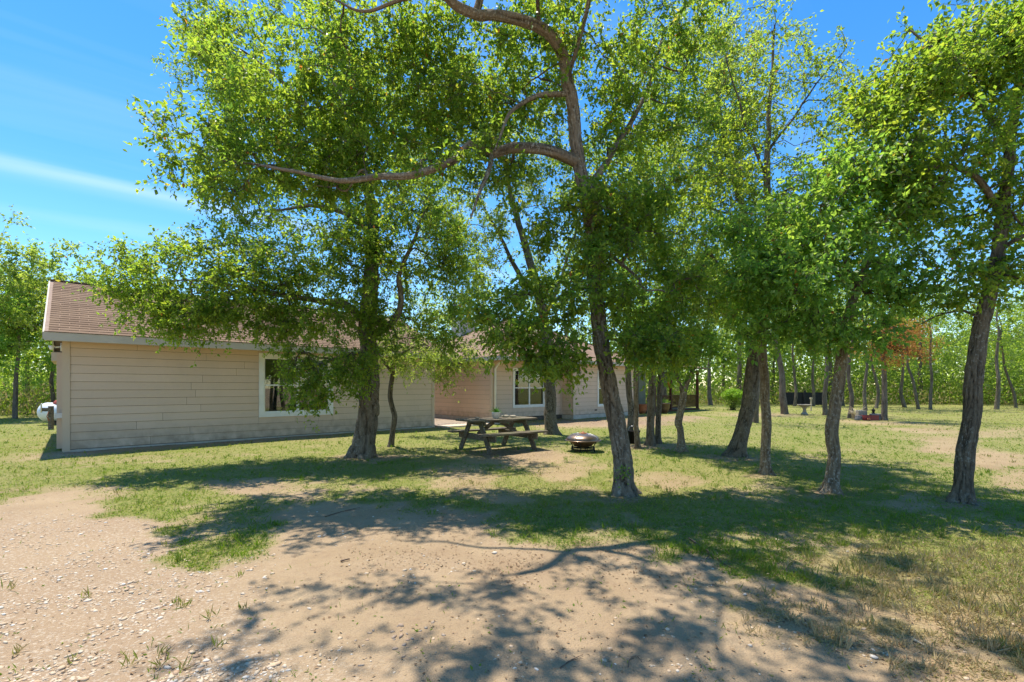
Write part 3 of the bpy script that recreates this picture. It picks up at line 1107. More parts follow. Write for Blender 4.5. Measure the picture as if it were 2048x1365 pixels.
# concrete walk and slatted cover in the gap between the buildings
gap = HA - B1
gu = gap.dot(UD)
wk = MB()
c4 = []
for (u, b) in ((LEN1 + 0.15, -0.5), (gu - 0.05, -0.5), (gu - 0.05, 7.5), (LEN1 + 0.15, 7.5)):
    p = B1 + UD * u + BD * b
    c4.append((p[0], p[1]))
wk.hexa([(x, y, -0.1) for x, y in c4] + [(x, y, 0.045) for x, y in c4])
tag(wk.build("walkway", M['walk']), "pale concrete walk between the two buildings", "path", kind="structure")
co = B1 + UD * (LEN1 + GO + 0.08)
cov = empty("slatted_cover", "slatted wooden cover over the walk between the two buildings", "pergola", (co[0], co[1], 0), YAW)
cwid = gu - LEN1 - GO - 0.08 - 0.50
for yy in (1.2, 3.4, 5.6):
    MB().box(0, cwid, yy, yy + 0.05, 2.28, 2.42).build("beam", M['wood'], cov)
k = int(cwid / 0.16)
slat = MB().box(-0.045, 0.045, 0.9, 6.0, 2.421, 2.46).mesh("slat")
slat.materials.append(M['wood'])
for i in range(k):
    link("slat", slat, None, cov, ((i + 0.5) * cwid / k, 0, 0))
for xx in (0.03, cwid - 0.12):
    MB().box(xx, xx + 0.09, 5.65, 5.74, 0.0, 2.28).build("post", M['wood'], cov)
    MB().box(xx, xx + 0.09, 1.11, 1.2, 0.0, 2.28).build("post", M['wood'], cov) if xx < 0.1 else None

# ------------------------------------------------------------------ trees
def unit(v):
    return v / (np.linalg.norm(v, axis=-1, keepdims=True) + 1e-9)


def leaf_mesh(name, pos, d, nrm, L, W, var, fine):
    """one mesh of many leaves; every leaf a folded blade of 2 (or 4) triangles"""
    d = unit(d)
    nrm = unit(nrm - d * (nrm * d).sum(1, keepdims=True))
    s = np.cross(d, nrm)
    L, W = L[:, None], W[:, None]
    n = len(pos)
    base = pos
    tip = pos + d * L - nrm * L * 0.08
    if not fine:
        mid = pos + d * L * 0.42 + nrm * W * 0.16
        V = np.stack([base, mid + s * W * 0.5, tip, mid - s * W * 0.5], 1).reshape(-1, 3)
        i = np.arange(n)[:, None] * 4
        T = np.concatenate([i + np.array([[0, 1, 2]]), i + np.array([[0, 2, 3]])], 1).reshape(-1, 3)
        va = np.repeat(var, 2)
    else:
        m1 = pos + d * L * 0.28 + nrm * W * 0.16
        m2 = pos + d * L * 0.66 + nrm * W * 0.10
        V = np.stack([base, m1 + s * W * 0.48, m2 + s * W * 0.40, tip, m2 - s * W * 0.40, m1 - s * W * 0.48], 1).reshape(-1, 3)
        i = np.arange(n)[:, None] * 6
        T = np.concatenate([i + np.array([[0, 1, 2]]), i + np.array([[0, 2, 3]]), i + np.array([[0, 3, 4]]), i + np.array([[0, 4, 5]])], 1).reshape(-1, 3)
        va = np.repeat(var, 4)
    return mesh_np(name, V, tris=T, fattr={"var": va})


def trunk_mesh(path, sides=36, step=0.035, amp=0.12, flare=0.55, seed=0, cells=5.0):
    """bark-furrowed trunk; path rows x, y, z, r"""
    p = resample(path, step)
    V, Q = tube_np(p[:, :3], p[:, 3], sides)
    c = np.repeat(p[:, :3], sides, 0)
    R = np.repeat(p[:, 3], sides)
    off = V - c
    o = off / (R[:, None] + 1e-9)
    zz = V[:, 2]
    z0 = p[0, 2]
    cf = cells / p[:, 3].max()
    q = np.c_[off * cf, zz / 0.20][:, :3].copy()
    q[:, 2] = zz * 3.2
    w = (fbm(q * 0.6, 2, seed + 3) - 0.5) * 1.2
    q2 = np.c_[off[:, 0] * cf + w, off[:, 1] * cf - w, zz * 3.6 + off[:, 0] * cf * 0.15]
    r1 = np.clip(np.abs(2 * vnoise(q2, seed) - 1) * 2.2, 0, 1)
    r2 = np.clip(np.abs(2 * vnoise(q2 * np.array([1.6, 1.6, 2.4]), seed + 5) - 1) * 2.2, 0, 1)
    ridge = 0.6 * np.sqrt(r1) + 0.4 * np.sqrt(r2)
    lump = (fbm(o * 1.2 + np.c_[V[:, 0] * 2.2, V[:, 1] * 2.2, zz * 1.8], 3, seed + 8) - 0.5)
    ang = np.arctan2(o[:, 1], o[:, 0])
    fl = np.exp(-np.maximum(zz - z0 - 0.05, 0) / (0.55 * p[0, 3] + 0.02))
    lobes = 0.55 + 0.45 * np.cos(ang * 4 + seed) + 0.25 * np.cos(ang * 7 + seed * 2.1)
    k = 1 + amp * (ridge - 0.6) * 1.3 + 0.26 * lump + 0.75 * flare * fl * lobes
    V = c + off * k[:, None]
    return V, Q, ridge


def wander(rows, amp, seed):
    """small natural bends along a limb"""
    p = resample(rows, 0.22)
    n = len(p)
    t = np.arange(n) * 0.22
    f = np.clip(np.arange(n) / 3.0, 0, 1)[:, None]
    w = np.stack([fbm(np.c_[t * 1.9, t * 0 + k * 7.3, t * 0 + seed], 2, 5) - 0.5 for k in range(3)], 1) * 2 * amp
    p[:, :3] += w * f
    return p


class Tree:
    def __init__(s, seed):
        s.r = np.random.default_rng(seed)
        s.pos = np.zeros((0, 3))
        s.par = np.zeros(0, int)
        s.fix = np.zeros(0)         # fixed radius (0: from the pipe model)
        s.fromtrunk = []

    def chain(s, pts, radii, parent=-1, step=0.14, fixed=True, wob=0.0):
        p = resample(np.c_[np.asarray(pts, float), radii], step)
        if wob and len(p) > 2:
            w = s.r.normal(0, wob, (len(p), 3))
            w[0] = w[-1] = 0
            p[:, :3] += w
        if parent >= 0:
            p = p[1:]
        n0 = len(s.pos)
        if len(p) == 0:
            return parent
        s.pos = np.vstack([s.pos, p[:, :3]])
        s.par = np.r_[s.par, parent, np.arange(n0, n0 + len(p) - 1)]
        s.fix = np.r_[s.fix, p[:, 3] if fixed else np.zeros(len(p))]
        return len(s.pos) - 1

    def near(s, q, minz=-9):
        d = np.linalg.norm(s.pos - q, axis=1)
        d = d + (s.pos[:, 2] < minz) * 100
        return int(np.argmin(d))


TIP_K, PER_K, SPREAD, LEAF_K = 1.35, 1.12, 1.14, 1.17


def make_tree(name, label, trunk, limbs, clumps, seed, leaf='leaf', bark='bark', L=0.055, W=0.027, per=90, twig=0.34, fine=False, group="oaks and elms in the yard", trunk_sides=36, amp=0.12,
              flare=0.95, minz=1.0, cells=2.6, tipr=0.0035, droop=0.35, dead=None, var_lo=0.0, var_hi=0.92, tstep=0.035, extra=None):
    """trunk: rows (x,y,z,r); limbs: lists of rows; clumps: (centre, radii, tips)"""
    t = Tree(seed)
    r = t.r
    trunk = np.asarray(trunk, float)
    b0 = trunk[0].copy()
    zb = gh(b0[0], b0[1])
    trunk[0, 2] = zb - 0.05
    if tipr < 0.005:
        trunk = wander(trunk, 0.035, seed)
    end = t.chain(trunk[:, :3], trunk[:, 3], -1, 0.12)
    ntr = len(t.pos)
    for lm in limbs:
        lm = wander(np.asarray(lm, float), 0.05, seed + len(t.pos))
        q = t.near(lm[0, :3])
        pts = np.vstack([t.pos[q], lm[1:, :3]]) if len(lm) > 1 else lm[:, :3]
        t.chain(pts, lm[:, 3], q, 0.12)
    tips_all = []
    for (c, rad, n) in clumps:
        n = int(n * TIP_K)
        rad = np.asarray(rad) * SPREAD
        m = n * 3
        v = unit(r.normal(size=(m, 3))) * (r.random((m, 1)) ** 0.40)
        q = np.asarray(c) + v * np.asarray(rad)
        nz = fbm(q * (0.9 / max(0.5, float(np.mean(rad)) ** 0.5)), 2, seed + 31)
        q = q[nz > np.quantile(nz, 0.38)]
        tips_all.append(q[:n])
    tips = np.vstack(tips_all)
    tips = tips[tips[:, 2] > 0.9]
    d0 = np.min(np.linalg.norm(tips[:, None, :] - t.pos[None, ::3, :], axis=2), axis=1)
    order = np.argsort(d0 + r.random(len(d0)) * 0.4)
    tipnodes = []
    for k in order:
        q = tips[k]
        dv = q - t.pos
        d = np.linalg.norm(dv, axis=1)
        cost = d + (t.pos[:, 2] < minz) * 50 + np.maximum(0, t.pos[:, 2] - q[2]) * 0.45
        cost[:ntr] += 0.12
        a = int(np.argmin(cost))
        s0 = t.pos[a]
        dist = d[a]
        if dist < 0.08:
            continue
        pd = t.pos[a] - t.pos[t.par[a]] if t.par[a] >= 0 else np.array([0, 0, 1.0])
        pd = pd / (np.linalg.norm(pd) + 1e-9)
        m1 = s0 + (q - s0) * 0.33 + pd * dist * 0.12 + r.normal(0, 0.06, 3) * dist + np.array([0, 0, 0.06 * dist])
        m2 = s0 + (q - s0) * 0.68 + r.normal(0, 0.05, 3) * dist + np.array([0, 0, 0.05 * dist])
        e = t.chain([s0, m1, m2, q], [0, 0, 0, 0], a, max(0.16, min(0.3, dist / 4)), False, 0.012)
        tipnodes.append(e)
    n = len(t.pos)
    acc = np.zeros(n)
    for e in tipnodes:
        acc[e] = max(acc[e], tipr ** 2.1)
    hasch = np.zeros(n, bool)
    for i in range(n - 1, 0, -1):
        if acc[i] == 0:
            acc[i] = tipr ** 2.1
        if t.par[i] >= 0:
            acc[t.par[i]] += acc[i]
    rad = acc ** (1 / 2.1)
    rad = np.where(t.fix > 0, np.maximum(t.fix, 0.0), rad)
    for i in range(n):
        if t.par[i] >= 0 and t.fix[i] == 0:
            rad[i] = min(rad[i], rad[t.par[i]] * 0.9)
    # branches as chains
    kids = [[] for _ in range(n)]
    for i in range(1, n):
        if t.par[i] >= 0:
            kids[t.par[i]].append(i)
    mbv = MB()
    RD = []
    stack = [(k, i) for i in range(ntr) for k in kids[i] if k >= ntr]
    while stack:
        i, p = stack.pop()
        ch = [p, i]
        while True:
            ks = kids[ch[-1]]
            if not ks:
                break
            ks = sorted(ks, key=lambda z: -rad[z])
            for z in ks[1:]:
                stack.append((z, ch[-1]))
            ch.append(ks[0])
        pts = t.pos[ch]
        rr = rad[ch].copy()
        rr[0] = min(rr[0], rr[1] * 1.25)
        big = rr.max()
        if big > 0.03 and tipr < 0.005:
            V, Q, rdg = trunk_mesh(np.c_[pts, rr], 14 if big < 0.05 else 22, 0.065, amp * 0.9, 0.0, seed + i, 2.2)
            mbv.add(V, None, Q)
            RD.append(rdg)
        else:
            V, Q = tube_np(pts, rr, 6 if big > 0.02 else (4 if big > 0.010 else 3))
            mbv.add(V, None, Q)
            RD.append(np.full(len(V), 0.5))
    root = empty(name, label, "tree", (b0[0], b0[1], zb), 0, group)
    off = np.array([b0[0], b0[1], zb])
    V, Q, rdg = trunk_mesh(trunk, trunk_sides, tstep, amp, flare, seed, cells)
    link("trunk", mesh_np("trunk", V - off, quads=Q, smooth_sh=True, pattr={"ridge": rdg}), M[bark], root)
    # leaves on short twigs round the tips and the outer nodes
    outer = np.array([i for i in range(ntr, n) if rad[i] < 0.010])
    src = np.r_[np.array(tipnodes), r.choice(outer, size=int(len(tipnodes) * 0.6))] if len(outer) else np.array(tipnodes)
    nt = 6
    o = np.repeat(src, nt)
    base = t.pos[o]
    pdir = unit(t.pos[o] - t.pos[t.par[o]])
    tdir = unit(pdir * 0.55 + r.normal(0, 0.75, (len(o), 3)) + np.array([0, 0, 0.05]))
    tl = twig * r.uniform(0.5, 1.3, len(o))
    lp = max(2, int(per * PER_K / nt / 1.6))
    ti = np.repeat(np.arange(len(o)), lp)
    f = r.uniform(0.12, 1.05, len(ti))
    sag = -droop * 0.35 * (f * tl[ti]) ** 2 / max(twig, 0.1)
    pos = base[ti] + tdir[ti] * (f * tl[ti])[:, None]
    pos[:, 2] += sag
    pos += r.normal(0, 0.012, pos.shape)
    ld = unit(tdir[ti] * 0.5 + r.normal(0, 0.65, (len(ti), 3)) + np.array([0, 0, -droop]))
    nr = unit(r.normal(0, 0.75, (len(ti), 3)) + np.array([0, 0, 1.0]))
    sz = r.uniform(0.65, 1.2, len(ti))
    tv = r.random(len(o))
    var = np.clip(0.55 * tv[ti] + 0.55 * r.random(len(ti)) - 0.05, 0, 0.955)
    odd = r.random(len(ti))
    var = var_lo + (var_hi - var_lo) * var
    var = np.where(odd < 0.012, 0.985, var)
    var = np.where(odd < 0.004, 1.0, var)
    if extra is not None:
        keep = extra(pos)
        pos, ld, nr, sz, var = pos[keep], ld[keep], nr[keep], sz[keep], var[keep]
    if tipr < 0.005:                     # leaf-bearing twigs, too fine to see on the far trees
        tw = np.stack([base, base + tdir * tl[:, None] * 0.95 - np.c_[tl * 0, tl * 0, droop * 0.3 * tl]], 1)
        a = unit(np.cross(tdir, np.array([0.3, 0.2, 0.9])))
        b = np.cross(tdir, a)
        w_ = 0.0026
        TV = np.stack([tw[:, 0] - a * w_, tw[:, 0] + a * w_, tw[:, 0] + b * w_ * 1.6, tw[:, 1]], 1).reshape(-1, 3)
        i0 = (np.arange(len(o)) * 4)[:, None]
        RD.append(np.full(len(TV), 0.5))
        mbv.add(TV, np.vstack([i0 + np.array([[0, 1, 3]]), i0 + np.array([[1, 2, 3]]), i0 + np.array([[2, 0, 3]])]), None)
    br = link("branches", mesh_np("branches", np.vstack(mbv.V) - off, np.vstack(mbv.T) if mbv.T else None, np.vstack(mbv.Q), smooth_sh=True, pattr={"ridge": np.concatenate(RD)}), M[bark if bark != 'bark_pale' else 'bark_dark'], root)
    br['kind'] = 'stuff'
    cr = link("crown", leaf_mesh("crown", pos - off, ld, nr, LEAF_K * L * sz, LEAF_K * W * sz, var, fine), M[leaf], root)
    cr['kind'] = 'stuff'
    NLEAF[0] += len(pos)
    return root


NLEAF = [0]


def tr(rows, Y=None):
    """rows (px,py[,Y],r) -> world rows"""
    out = []
    for q in rows:
        if len(q) == 3:
            px, py, rr = q
            yy = Y
        else:
            px, py, yy, rr = q
        out.append([*P(px, py, yy), rr * 0.86 * math.cos(math.atan((px - CX) / F))])
    return out


def cl(px, py, rx, ry, Y, rd, n):
    return (P(px, py, Y), (rx / F * Y, rd, ry / F * Y), n)


# the big leaning tree in the foreground
make_tree("leaning_tree", "tall furrowed tree with arching limbs right of the fire pit", tr([
    (1250, 992, 0.167), (1243, 940, 0.149), (1236, 880, 0.135), (1224, 800, 0.126), (1208, 720, 0.119), (1197, 640, 0.113), (1188, 560, 0.108), (1182, 480, 0.104), (1172, 390, 0.101), (1156, 325, 0.097), (1146, 250, 0.090),
    (1136, 160, 6.3, 0.086), (1120, 95, 6.1, 0.081), (1080, 52, 5.9, 0.077), (1020, 35, 5.8, 0.070), (955, 32, 5.6, 0.063), (905, 5, 5.5, 0.058), (868, -40, 5.3, 0.050), (800, -90, 5.1, 0.041)], 6.4),
    [tr([(1152, 322, 6.4, .082), (1085, 298, 6.3, .080), (1020, 298, 6.25, .074), (985, 306, 6.2, .070), (940, 290, 6.15, .064), (900, 320, 6.1, .060), (830, 346, 6.0, .052), (740, 356, 5.95, .044), (680, 362, 5.9, .038), (600, 345, 5.9, .028), (520, 330, 5.9, .020), (450, 322, 5.9, .012)]),
     tr([(1132, 190, 6.35, .042), (1085, 190, 6.2, .038), (1042, 212, 6.1, .03), (1008, 252, 6.0, .022), (985, 300, 5.9, .012)]),
     tr([(1172, 385, 6.4, .055), (1215, 320, 6.7, .05), (1262, 250, 7.0, .042), (1300, 160, 7.2, .032), (1330, 60, 7.3, .02)]),
     tr([(955, 32, 5.6, .05), (965, -20, 5.6, .045), (985, -110, 5.5, .032)]),
     tr([(1135, 150, 6.3, .022), (1150, 90, 6.5, .020), (1185, 0, 6.7, .016), (1220, -80, 6.8, .012)]),
     tr([(905, 5, 5.5, .030), (860, -12, 5.6, .028), (800, 0, 5.7, .025), (740, 18, 5.8, .021), (690, 8, 5.9, .016), (640, -10, 6.0, .010)]),
     tr([(985, 306, 6.2, .04), (975, 350, 6.0, .032), (955, 400, 5.8, .022), (940, 440, 5.7, .012)]),
     tr([(1182, 480, 6.4, .03), (1230, 520, 6.2, .026), (1280, 560, 6.0, .018)]),
     tr([(1190, 570, 6.4, .026), (1130, 590, 6.1, .022), (1080, 620, 5.9, .014)]),
     [[*P(1080, 52, 5.9), .024], [0.15, 5.0, 6.55, .021], [-0.2, 4.3, 6.8, .017], [-0.5, 3.6, 6.9, .012]],
     [[*P(1136, 160, 6.3), .026], [1.0, 5.6, 6.5, .022], [0.9, 5.0, 6.9, .018], [0.9, 4.6, 7.1, .012]]],
    [cl(560, 230, 180, 145, 6.8, 1.0, 85), cl(430, 320, 95, 85, 6.0, 0.7, 34), cl(480, 210, 85, 80, 6.3, .7, 22), cl(750, 190, 185, 150, 7.0, 0.9, 80), cl(930, 170, 165, 115, 7.1, 0.9, 62), cl(1250, 190, 170, 190, 6.8, 1.0, 80),
     cl(1050, 170, 110, 100, 7.3, 0.7, 26), cl(1290, 420, 115, 60, 6.6, 0.8, 36), cl(1260, 500, 110, 50, 6.5, 0.7, 30), cl(1320, 580, 110, 55, 6.3, 0.6, 34), cl(1290, 680, 85, 50, 6.2, 0.5, 26), cl(1090, 600, 85, 45, 6.1, 0.5, 24), cl(1065, 690, 80, 50, 5.9, 0.5, 30), cl(1110, 470, 60, 40, 6.6, .5, 12), cl(940, 340, 110, 65, 7.0, 0.6, 30),
     cl(700, 340, 140, 70, 6.9, .6, 38), cl(1320, 700, 60, 50, 5.9, .4, 16), cl(420, 250, 60, 70, 6.0, .4, 8),
     cl(1080, 430, 70, 70, 6.6, .4, 8), cl(830, 335, 130, 30, 6.0, .3, 10), cl(1000, 285, 60, 25, 6.1, .2, 5), cl(1200, 420, 65, 75, 6.1, .35, 30), cl(1195, 530, 60, 55, 6.05, .3, 20), cl(1000, 630, 65, 55, 6.0, .4, 16), cl(480, 130, 110, 80, 6.9, .7, 26), cl(1000, 110, 90, 60, 7.1, .6, 16), cl(800, 150, 90, 100, 7.2, .6, 18), cl(620, 330, 90, 60, 6.6, .5, 14), cl(1300, 250, 110, 60, 7.2, .7, 20), cl(1150, 730, 40, 35, 6.0, .3, 6), cl(860, 80, 110, 60, 6.9, .7, 32), cl(850, 240, 80, 80, 7.0, .6, 24), cl(1340, 80, 90, 90, 7.2, .8, 26), cl(660, 60, 130, 55, 6.8, .7, 34), cl(1150, 30, 90, 60, 7.0, .5, 18), cl(1000, 230, 80, 60, 7.1, .5, 14),
     ((-0.7, 4.6, 6.9), (1.5, 1.1, 0.8), 40), ((-2.0, 4.4, 6.6), (1.1, 0.8, 0.7), 20), ((0.9, 4.9, 7.2), (1.0, 0.9, 0.8), 20), ((-0.3, 3.6, 7.0), (1.3, 0.7, 0.7), 20), ((0.1, 6.3, 7.6), (2.2, 1.2, 0.8), 40), ((1.3, 5.6, 6.3), (1.0, .6, .6), 14)],
    seed=11, L=0.060, W=0.031, per=84, fine=False, group="trees in the yard", trunk_sides=80, amp=0.24, cells=3.4, tstep=0.022, minz=2.0, twig=0.30)

# the wide tree by the outbuilding window
make_tree("spreading_tree", "thick-trunked spreading tree in front of the outbuilding window", tr([
    (722, 917, .30), (730, 870, .25), (736, 810, .225), (737, 740, .205), (735, 660, .19), (738, 590, .18), (744, 520, 10.0, .16), (746, 450, 10.1, .14), (736, 370, 10.2, .115), (718, 300, 10.3, .095), (690, 220, 10.4, .07), (655, 140, 10.5, .045), (630, 80, 10.5, .025)], 9.84),
    [tr([(737, 650, 9.84, .09), (690, 612, 9.5, .085), (640, 602, 9.2, .075), (560, 588, 8.9, .055), (480, 572, 8.7, .04), (400, 562, 8.5, .025), (330, 560, 8.4, .012)]),
     tr([(738, 680, 9.84, .08), (790, 640, 9.7, .075), (804, 600, 9.7, .065), (798, 555, 9.7, .055), (825, 490, 9.8, .04), (850, 420, 9.9, .022)]),
     tr([(745, 470, 10.0, .07), (690, 430, 9.7, .06), (630, 415, 9.4, .045), (560, 420, 9.2, .025)]),
     tr([(735, 705, 9.84, .05), (690, 712, 9.4, .042), (640, 730, 9.0, .028), (590, 750, 8.7, .014)]),
     tr([(718, 300, 10.3, .07), (640, 240, 10.4, .06), (560, 160, 10.5, .045), (480, 100, 10.5, .028), (400, 80, 10.4, .014)]),
     tr([(736, 370, 10.2, .06), (800, 300, 10.5, .05), (860, 220, 10.8, .03)])],
    [cl(320, 575, 100, 90, 8.5, .7, 70), cl(440, 570, 120, 100, 8.7, .9, 86), cl(560, 560, 120, 100, 9.0, 1.0, 70), cl(640, 460, 130, 100, 9.5, 1.2, 60), cl(650, 742, 88, 62, 8.75, .5, 58), cl(600, 640, 90, 50, 8.9, .6, 34),
     cl(790, 560, 130, 110, 9.6, 1.1, 62), cl(850, 650, 90, 60, 9.7, .7, 30), cl(720, 330, 170, 130, 10.4, 1.4, 80), cl(470, 90, 120, 80, 10.5, 1.0, 60), cl(600, 120, 150, 110, 10.6, 1.2, 60), cl(500, 420, 90, 90, 9.3, .8, 36),
     cl(850, 430, 110, 110, 10.0, 1.1, 44), cl(740, 640, 80, 70, 9.3, .5, 24), cl(850, 200, 110, 110, 10.8, 1.0, 36), cl(400, 640, 90, 45, 8.6, .5, 24), cl(560, 300, 120, 100, 10.2, 1.0, 34), cl(900, 540, 80, 90, 10.0, .8, 30), cl(800, 460, 90, 90, 10.3, .8, 26), cl(410, 110, 75, 75, 10.4, .7, 34), cl(690, 200, 110, 100, 10.6, 1, 26)],
    seed=23, L=0.060, W=0.031, per=88, fine=False, group="trees in the yard", trunk_sides=96, amp=0.24, cells=4.2, flare=0.5, tstep=0.025, minz=2.0, twig=0.36, bark='bark')

make_tree("sapling_tree", "thin crooked sapling right beside the thick tree by the wall", tr([
    (781, 897, .085), (786, 860, .08), (788, 830, .075), (779, 795, .07), (783, 755, .065), (788, 725, 11.4, .05), (815, 700, 11.3, .035), (850, 690, 11.2, .02)], 11.5),
    [tr([(785, 745, 11.4, .04), (760, 715, 11.3, .03), (745, 690, 11.2, .015)])],
    [cl(830, 700, 75, 45, 11.3, .5, 36), cl(905, 725, 60, 35, 11.1, .4, 24), cl(760, 700, 45, 40, 11.2, .4, 12), cl(905, 775, 14, 22, 11.1, .15, 3)],
    seed=31, L=0.055, W=0.026, per=80, leaf='leaf_olive', group="trees in the yard", bark='bark_dark', trunk_sides=24, amp=0.12, flare=0.5, minz=1.4)

make_tree("yard_tree", "dark-trunked tree behind the picnic table by the house window", tr([
    (1104, 869, .24), (1102, 840, .21), (1099, 780, .205), (1096, 710, .19), (1088, 640, .17), (1075, 575, .15), (1058, 515, .13), (1038, 450, .11), (1022, 390, .085), (1012, 330, .06), (1020, 260, .035)], 14.8),
    [tr([(1075, 575, 14.8, .09), (1035, 545, 14.6, .08), (1010, 490, 14.5, .06), (985, 445, 14.4, .035), (960, 400, 14.3, .02)]),
     tr([(1088, 640, 14.8, .08), (1120, 560, 14.9, .065), (1150, 470, 15, .045), (1170, 380, 15, .02)])],
    [cl(1000, 330, 80, 70, 14.6, 1.2, 30), cl(950, 400, 70, 60, 14.4, 1.0, 20), cl(1050, 230, 110, 90, 14.8, 1.3, 36), cl(950, 570, 60, 70, 14.3, .9, 22), cl(1130, 470, 90, 110, 15.0, 1.2, 36), cl(1150, 330, 90, 90, 15.0, 1.2, 28),
     cl(1040, 600, 50, 40, 14.3, .6, 12), cl(900, 480, 80, 110, 14.6, 1, 40), cl(880, 340, 90, 90, 14.8, 1, 26), cl(1000, 480, 50, 50, 14.4, .7, 10), cl(860, 600, 70, 70, 14.6, .8, 24)],
    seed=41, L=0.075, W=0.036, per=75, group="trees in the yard", leaf='leaf_olive', bark='bark_dark', trunk_sides=40, amp=0.14, cells=3.2)

make_tree("slim_tree", "slim brown trunk half hidden just behind the tall leaning tree", tr([
    (1258, 883, .115), (1261, 840, .10), (1258, 780, .095), (1255, 720, .09), (1258, 640, .08), (1250, 560, .065), (1240, 480, .045), (1235, 420, .025)], 12.9),
    [], [cl(1230, 500, 90, 90, 12.9, 1.0, 30), cl(1270, 610, 80, 70, 12.6, .8, 22), cl(1210, 380, 80, 80, 13.0, 1, 22)],
    seed=42, L=0.07, W=0.034, per=70, group="trees in the yard", leaf='leaf', bark='bark', trunk_sides=24, minz=2.2)
make_tree("slim_tree", "thin greenish-grey stem left of the twin brown trunks", tr([
    (1275, 899, .085), (1273, 860, .07), (1271, 800, .066), (1272, 740, .062), (1282, 690, .055), (1288, 600, .04), (1300, 520, .025)], 11.3),
    [], [cl(1300, 560, 70, 70, 11.3, .8, 26), cl(1290, 660, 60, 50, 11.2, .6, 20)],
    seed=43, L=0.065, W=0.032, per=75, group="trees in the yard", leaf='leaf_cool', bark='bark_pale', trunk_sides=20, minz=2.0)
make_tree("slim_tree", "sturdier front trunk of the twin brown pair", tr([
    (1301, 894, .15), (1302, 860, .115), (1303, 800, .11), (1305, 740, .10), (1308, 680, .09), (1315, 600, .08), (1322, 500, .06), (1318, 400, .04), (1310, 320, .02)], 11.8),
    [], [cl(1330, 420, 100, 100, 11.8, 1.1, 44), cl(1300, 300, 100, 90, 11.9, 1.1, 34), cl(1350, 560, 90, 80, 11.6, .9, 34)],
    seed=44, L=0.066, W=0.032, per=80, group="trees in the yard", leaf='leaf', bark='bark', trunk_sides=28, minz=2.2, flare=0.7)
make_tree("slim_tree", "dark rear stem of the twin brown pair", tr([
    (1316, 888, .10), (1316, 850, .085), (1318, 800, .08), (1322, 740, .075), (1328, 660, .065), (1345, 580, .05), (1360, 500, .03)], 12.3),
    [], [cl(1370, 500, 80, 90, 12.3, 1.0, 26), cl(1340, 650, 70, 55, 12.2, .7, 20)],
    seed=45, L=0.066, W=0.032, per=75, group="trees in the yard", leaf='leaf_cool', bark='bark_dark', trunk_sides=20, minz=2.2)
make_tree("forked_tree", "short lichened trunk forking below the leaves, before the porch", tr([
    (1361, 907, .135), (1362, 885, .10), (1361, 860, .085), (1358, 845, .098), (1363, 820, .088), (1367, 785, .088), (1378, 755, .06), (1395, 720, .045), (1410, 660, .035), (1420, 580, .02)], 10.6),
    [tr([(1366, 790, 10.6, .05), (1355, 755, 10.6, .045), (1345, 710, 10.6, .035), (1340, 640, 10.6, .02)])],
    [cl(1375, 640, 90, 80, 10.6, .9, 50), cl(1420, 560, 90, 80, 10.6, .9, 36), cl(1350, 715, 70, 35, 10.5, .5, 20), cl(1420, 690, 50, 40, 10.4, .5, 14)],
    seed=46, L=0.066, W=0.033, per=80, group="trees in the yard", leaf='leaf_cool', bark='bark_pale', trunk_sides=28, minz=1.9, amp=0.12)
make_tree("slanting_tree", "dark slanting trunk leaning right in the middle of the lawn", tr([
    (1468, 917, .215), (1476, 890, .185), (1490, 845, .175), (1501, 780, .170), (1510, 710, .165), (1518, 650, .15), (1520, 580, .125), (1508, 500, .105), (1485, 420, .085), (1460, 330, .065), (1440, 230, .045), (1430, 140, .025)], 9.84),
    [tr([(1518, 640, 9.84, .07), (1470, 570, 9.6, .06), (1420, 510, 9.4, .04), (1380, 460, 9.3, .02)]),
     tr([(1508, 500, 9.84, .05), (1560, 430, 10, .04), (1600, 360, 10.1, .02)])],
    [cl(1480, 600, 100, 75, 9.6, .9, 50), cl(1430, 460, 110, 100, 9.5, 1.1, 62), cl(1390, 300, 110, 120, 9.6, 1.1, 56), cl(1430, 130, 110, 130, 9.8, 1.2, 52), cl(1560, 500, 90, 90, 10.0, 1.0, 34), cl(1480, 280, 70, 90, 9.8, .8, 30), cl(1370, 160, 90, 130, 10, 1.0, 40), cl(1440, 360, 80, 70, 9.7, .7, 22), cl(1500, 70, 60, 60, 9.9, .7, 12)],
    seed=47, L=0.058, W=0.029, per=85, group="trees in the yard", leaf='leaf_olive', bark='bark_dark', trunk_sides=48, amp=0.16, cells=3.2, minz=2.0)
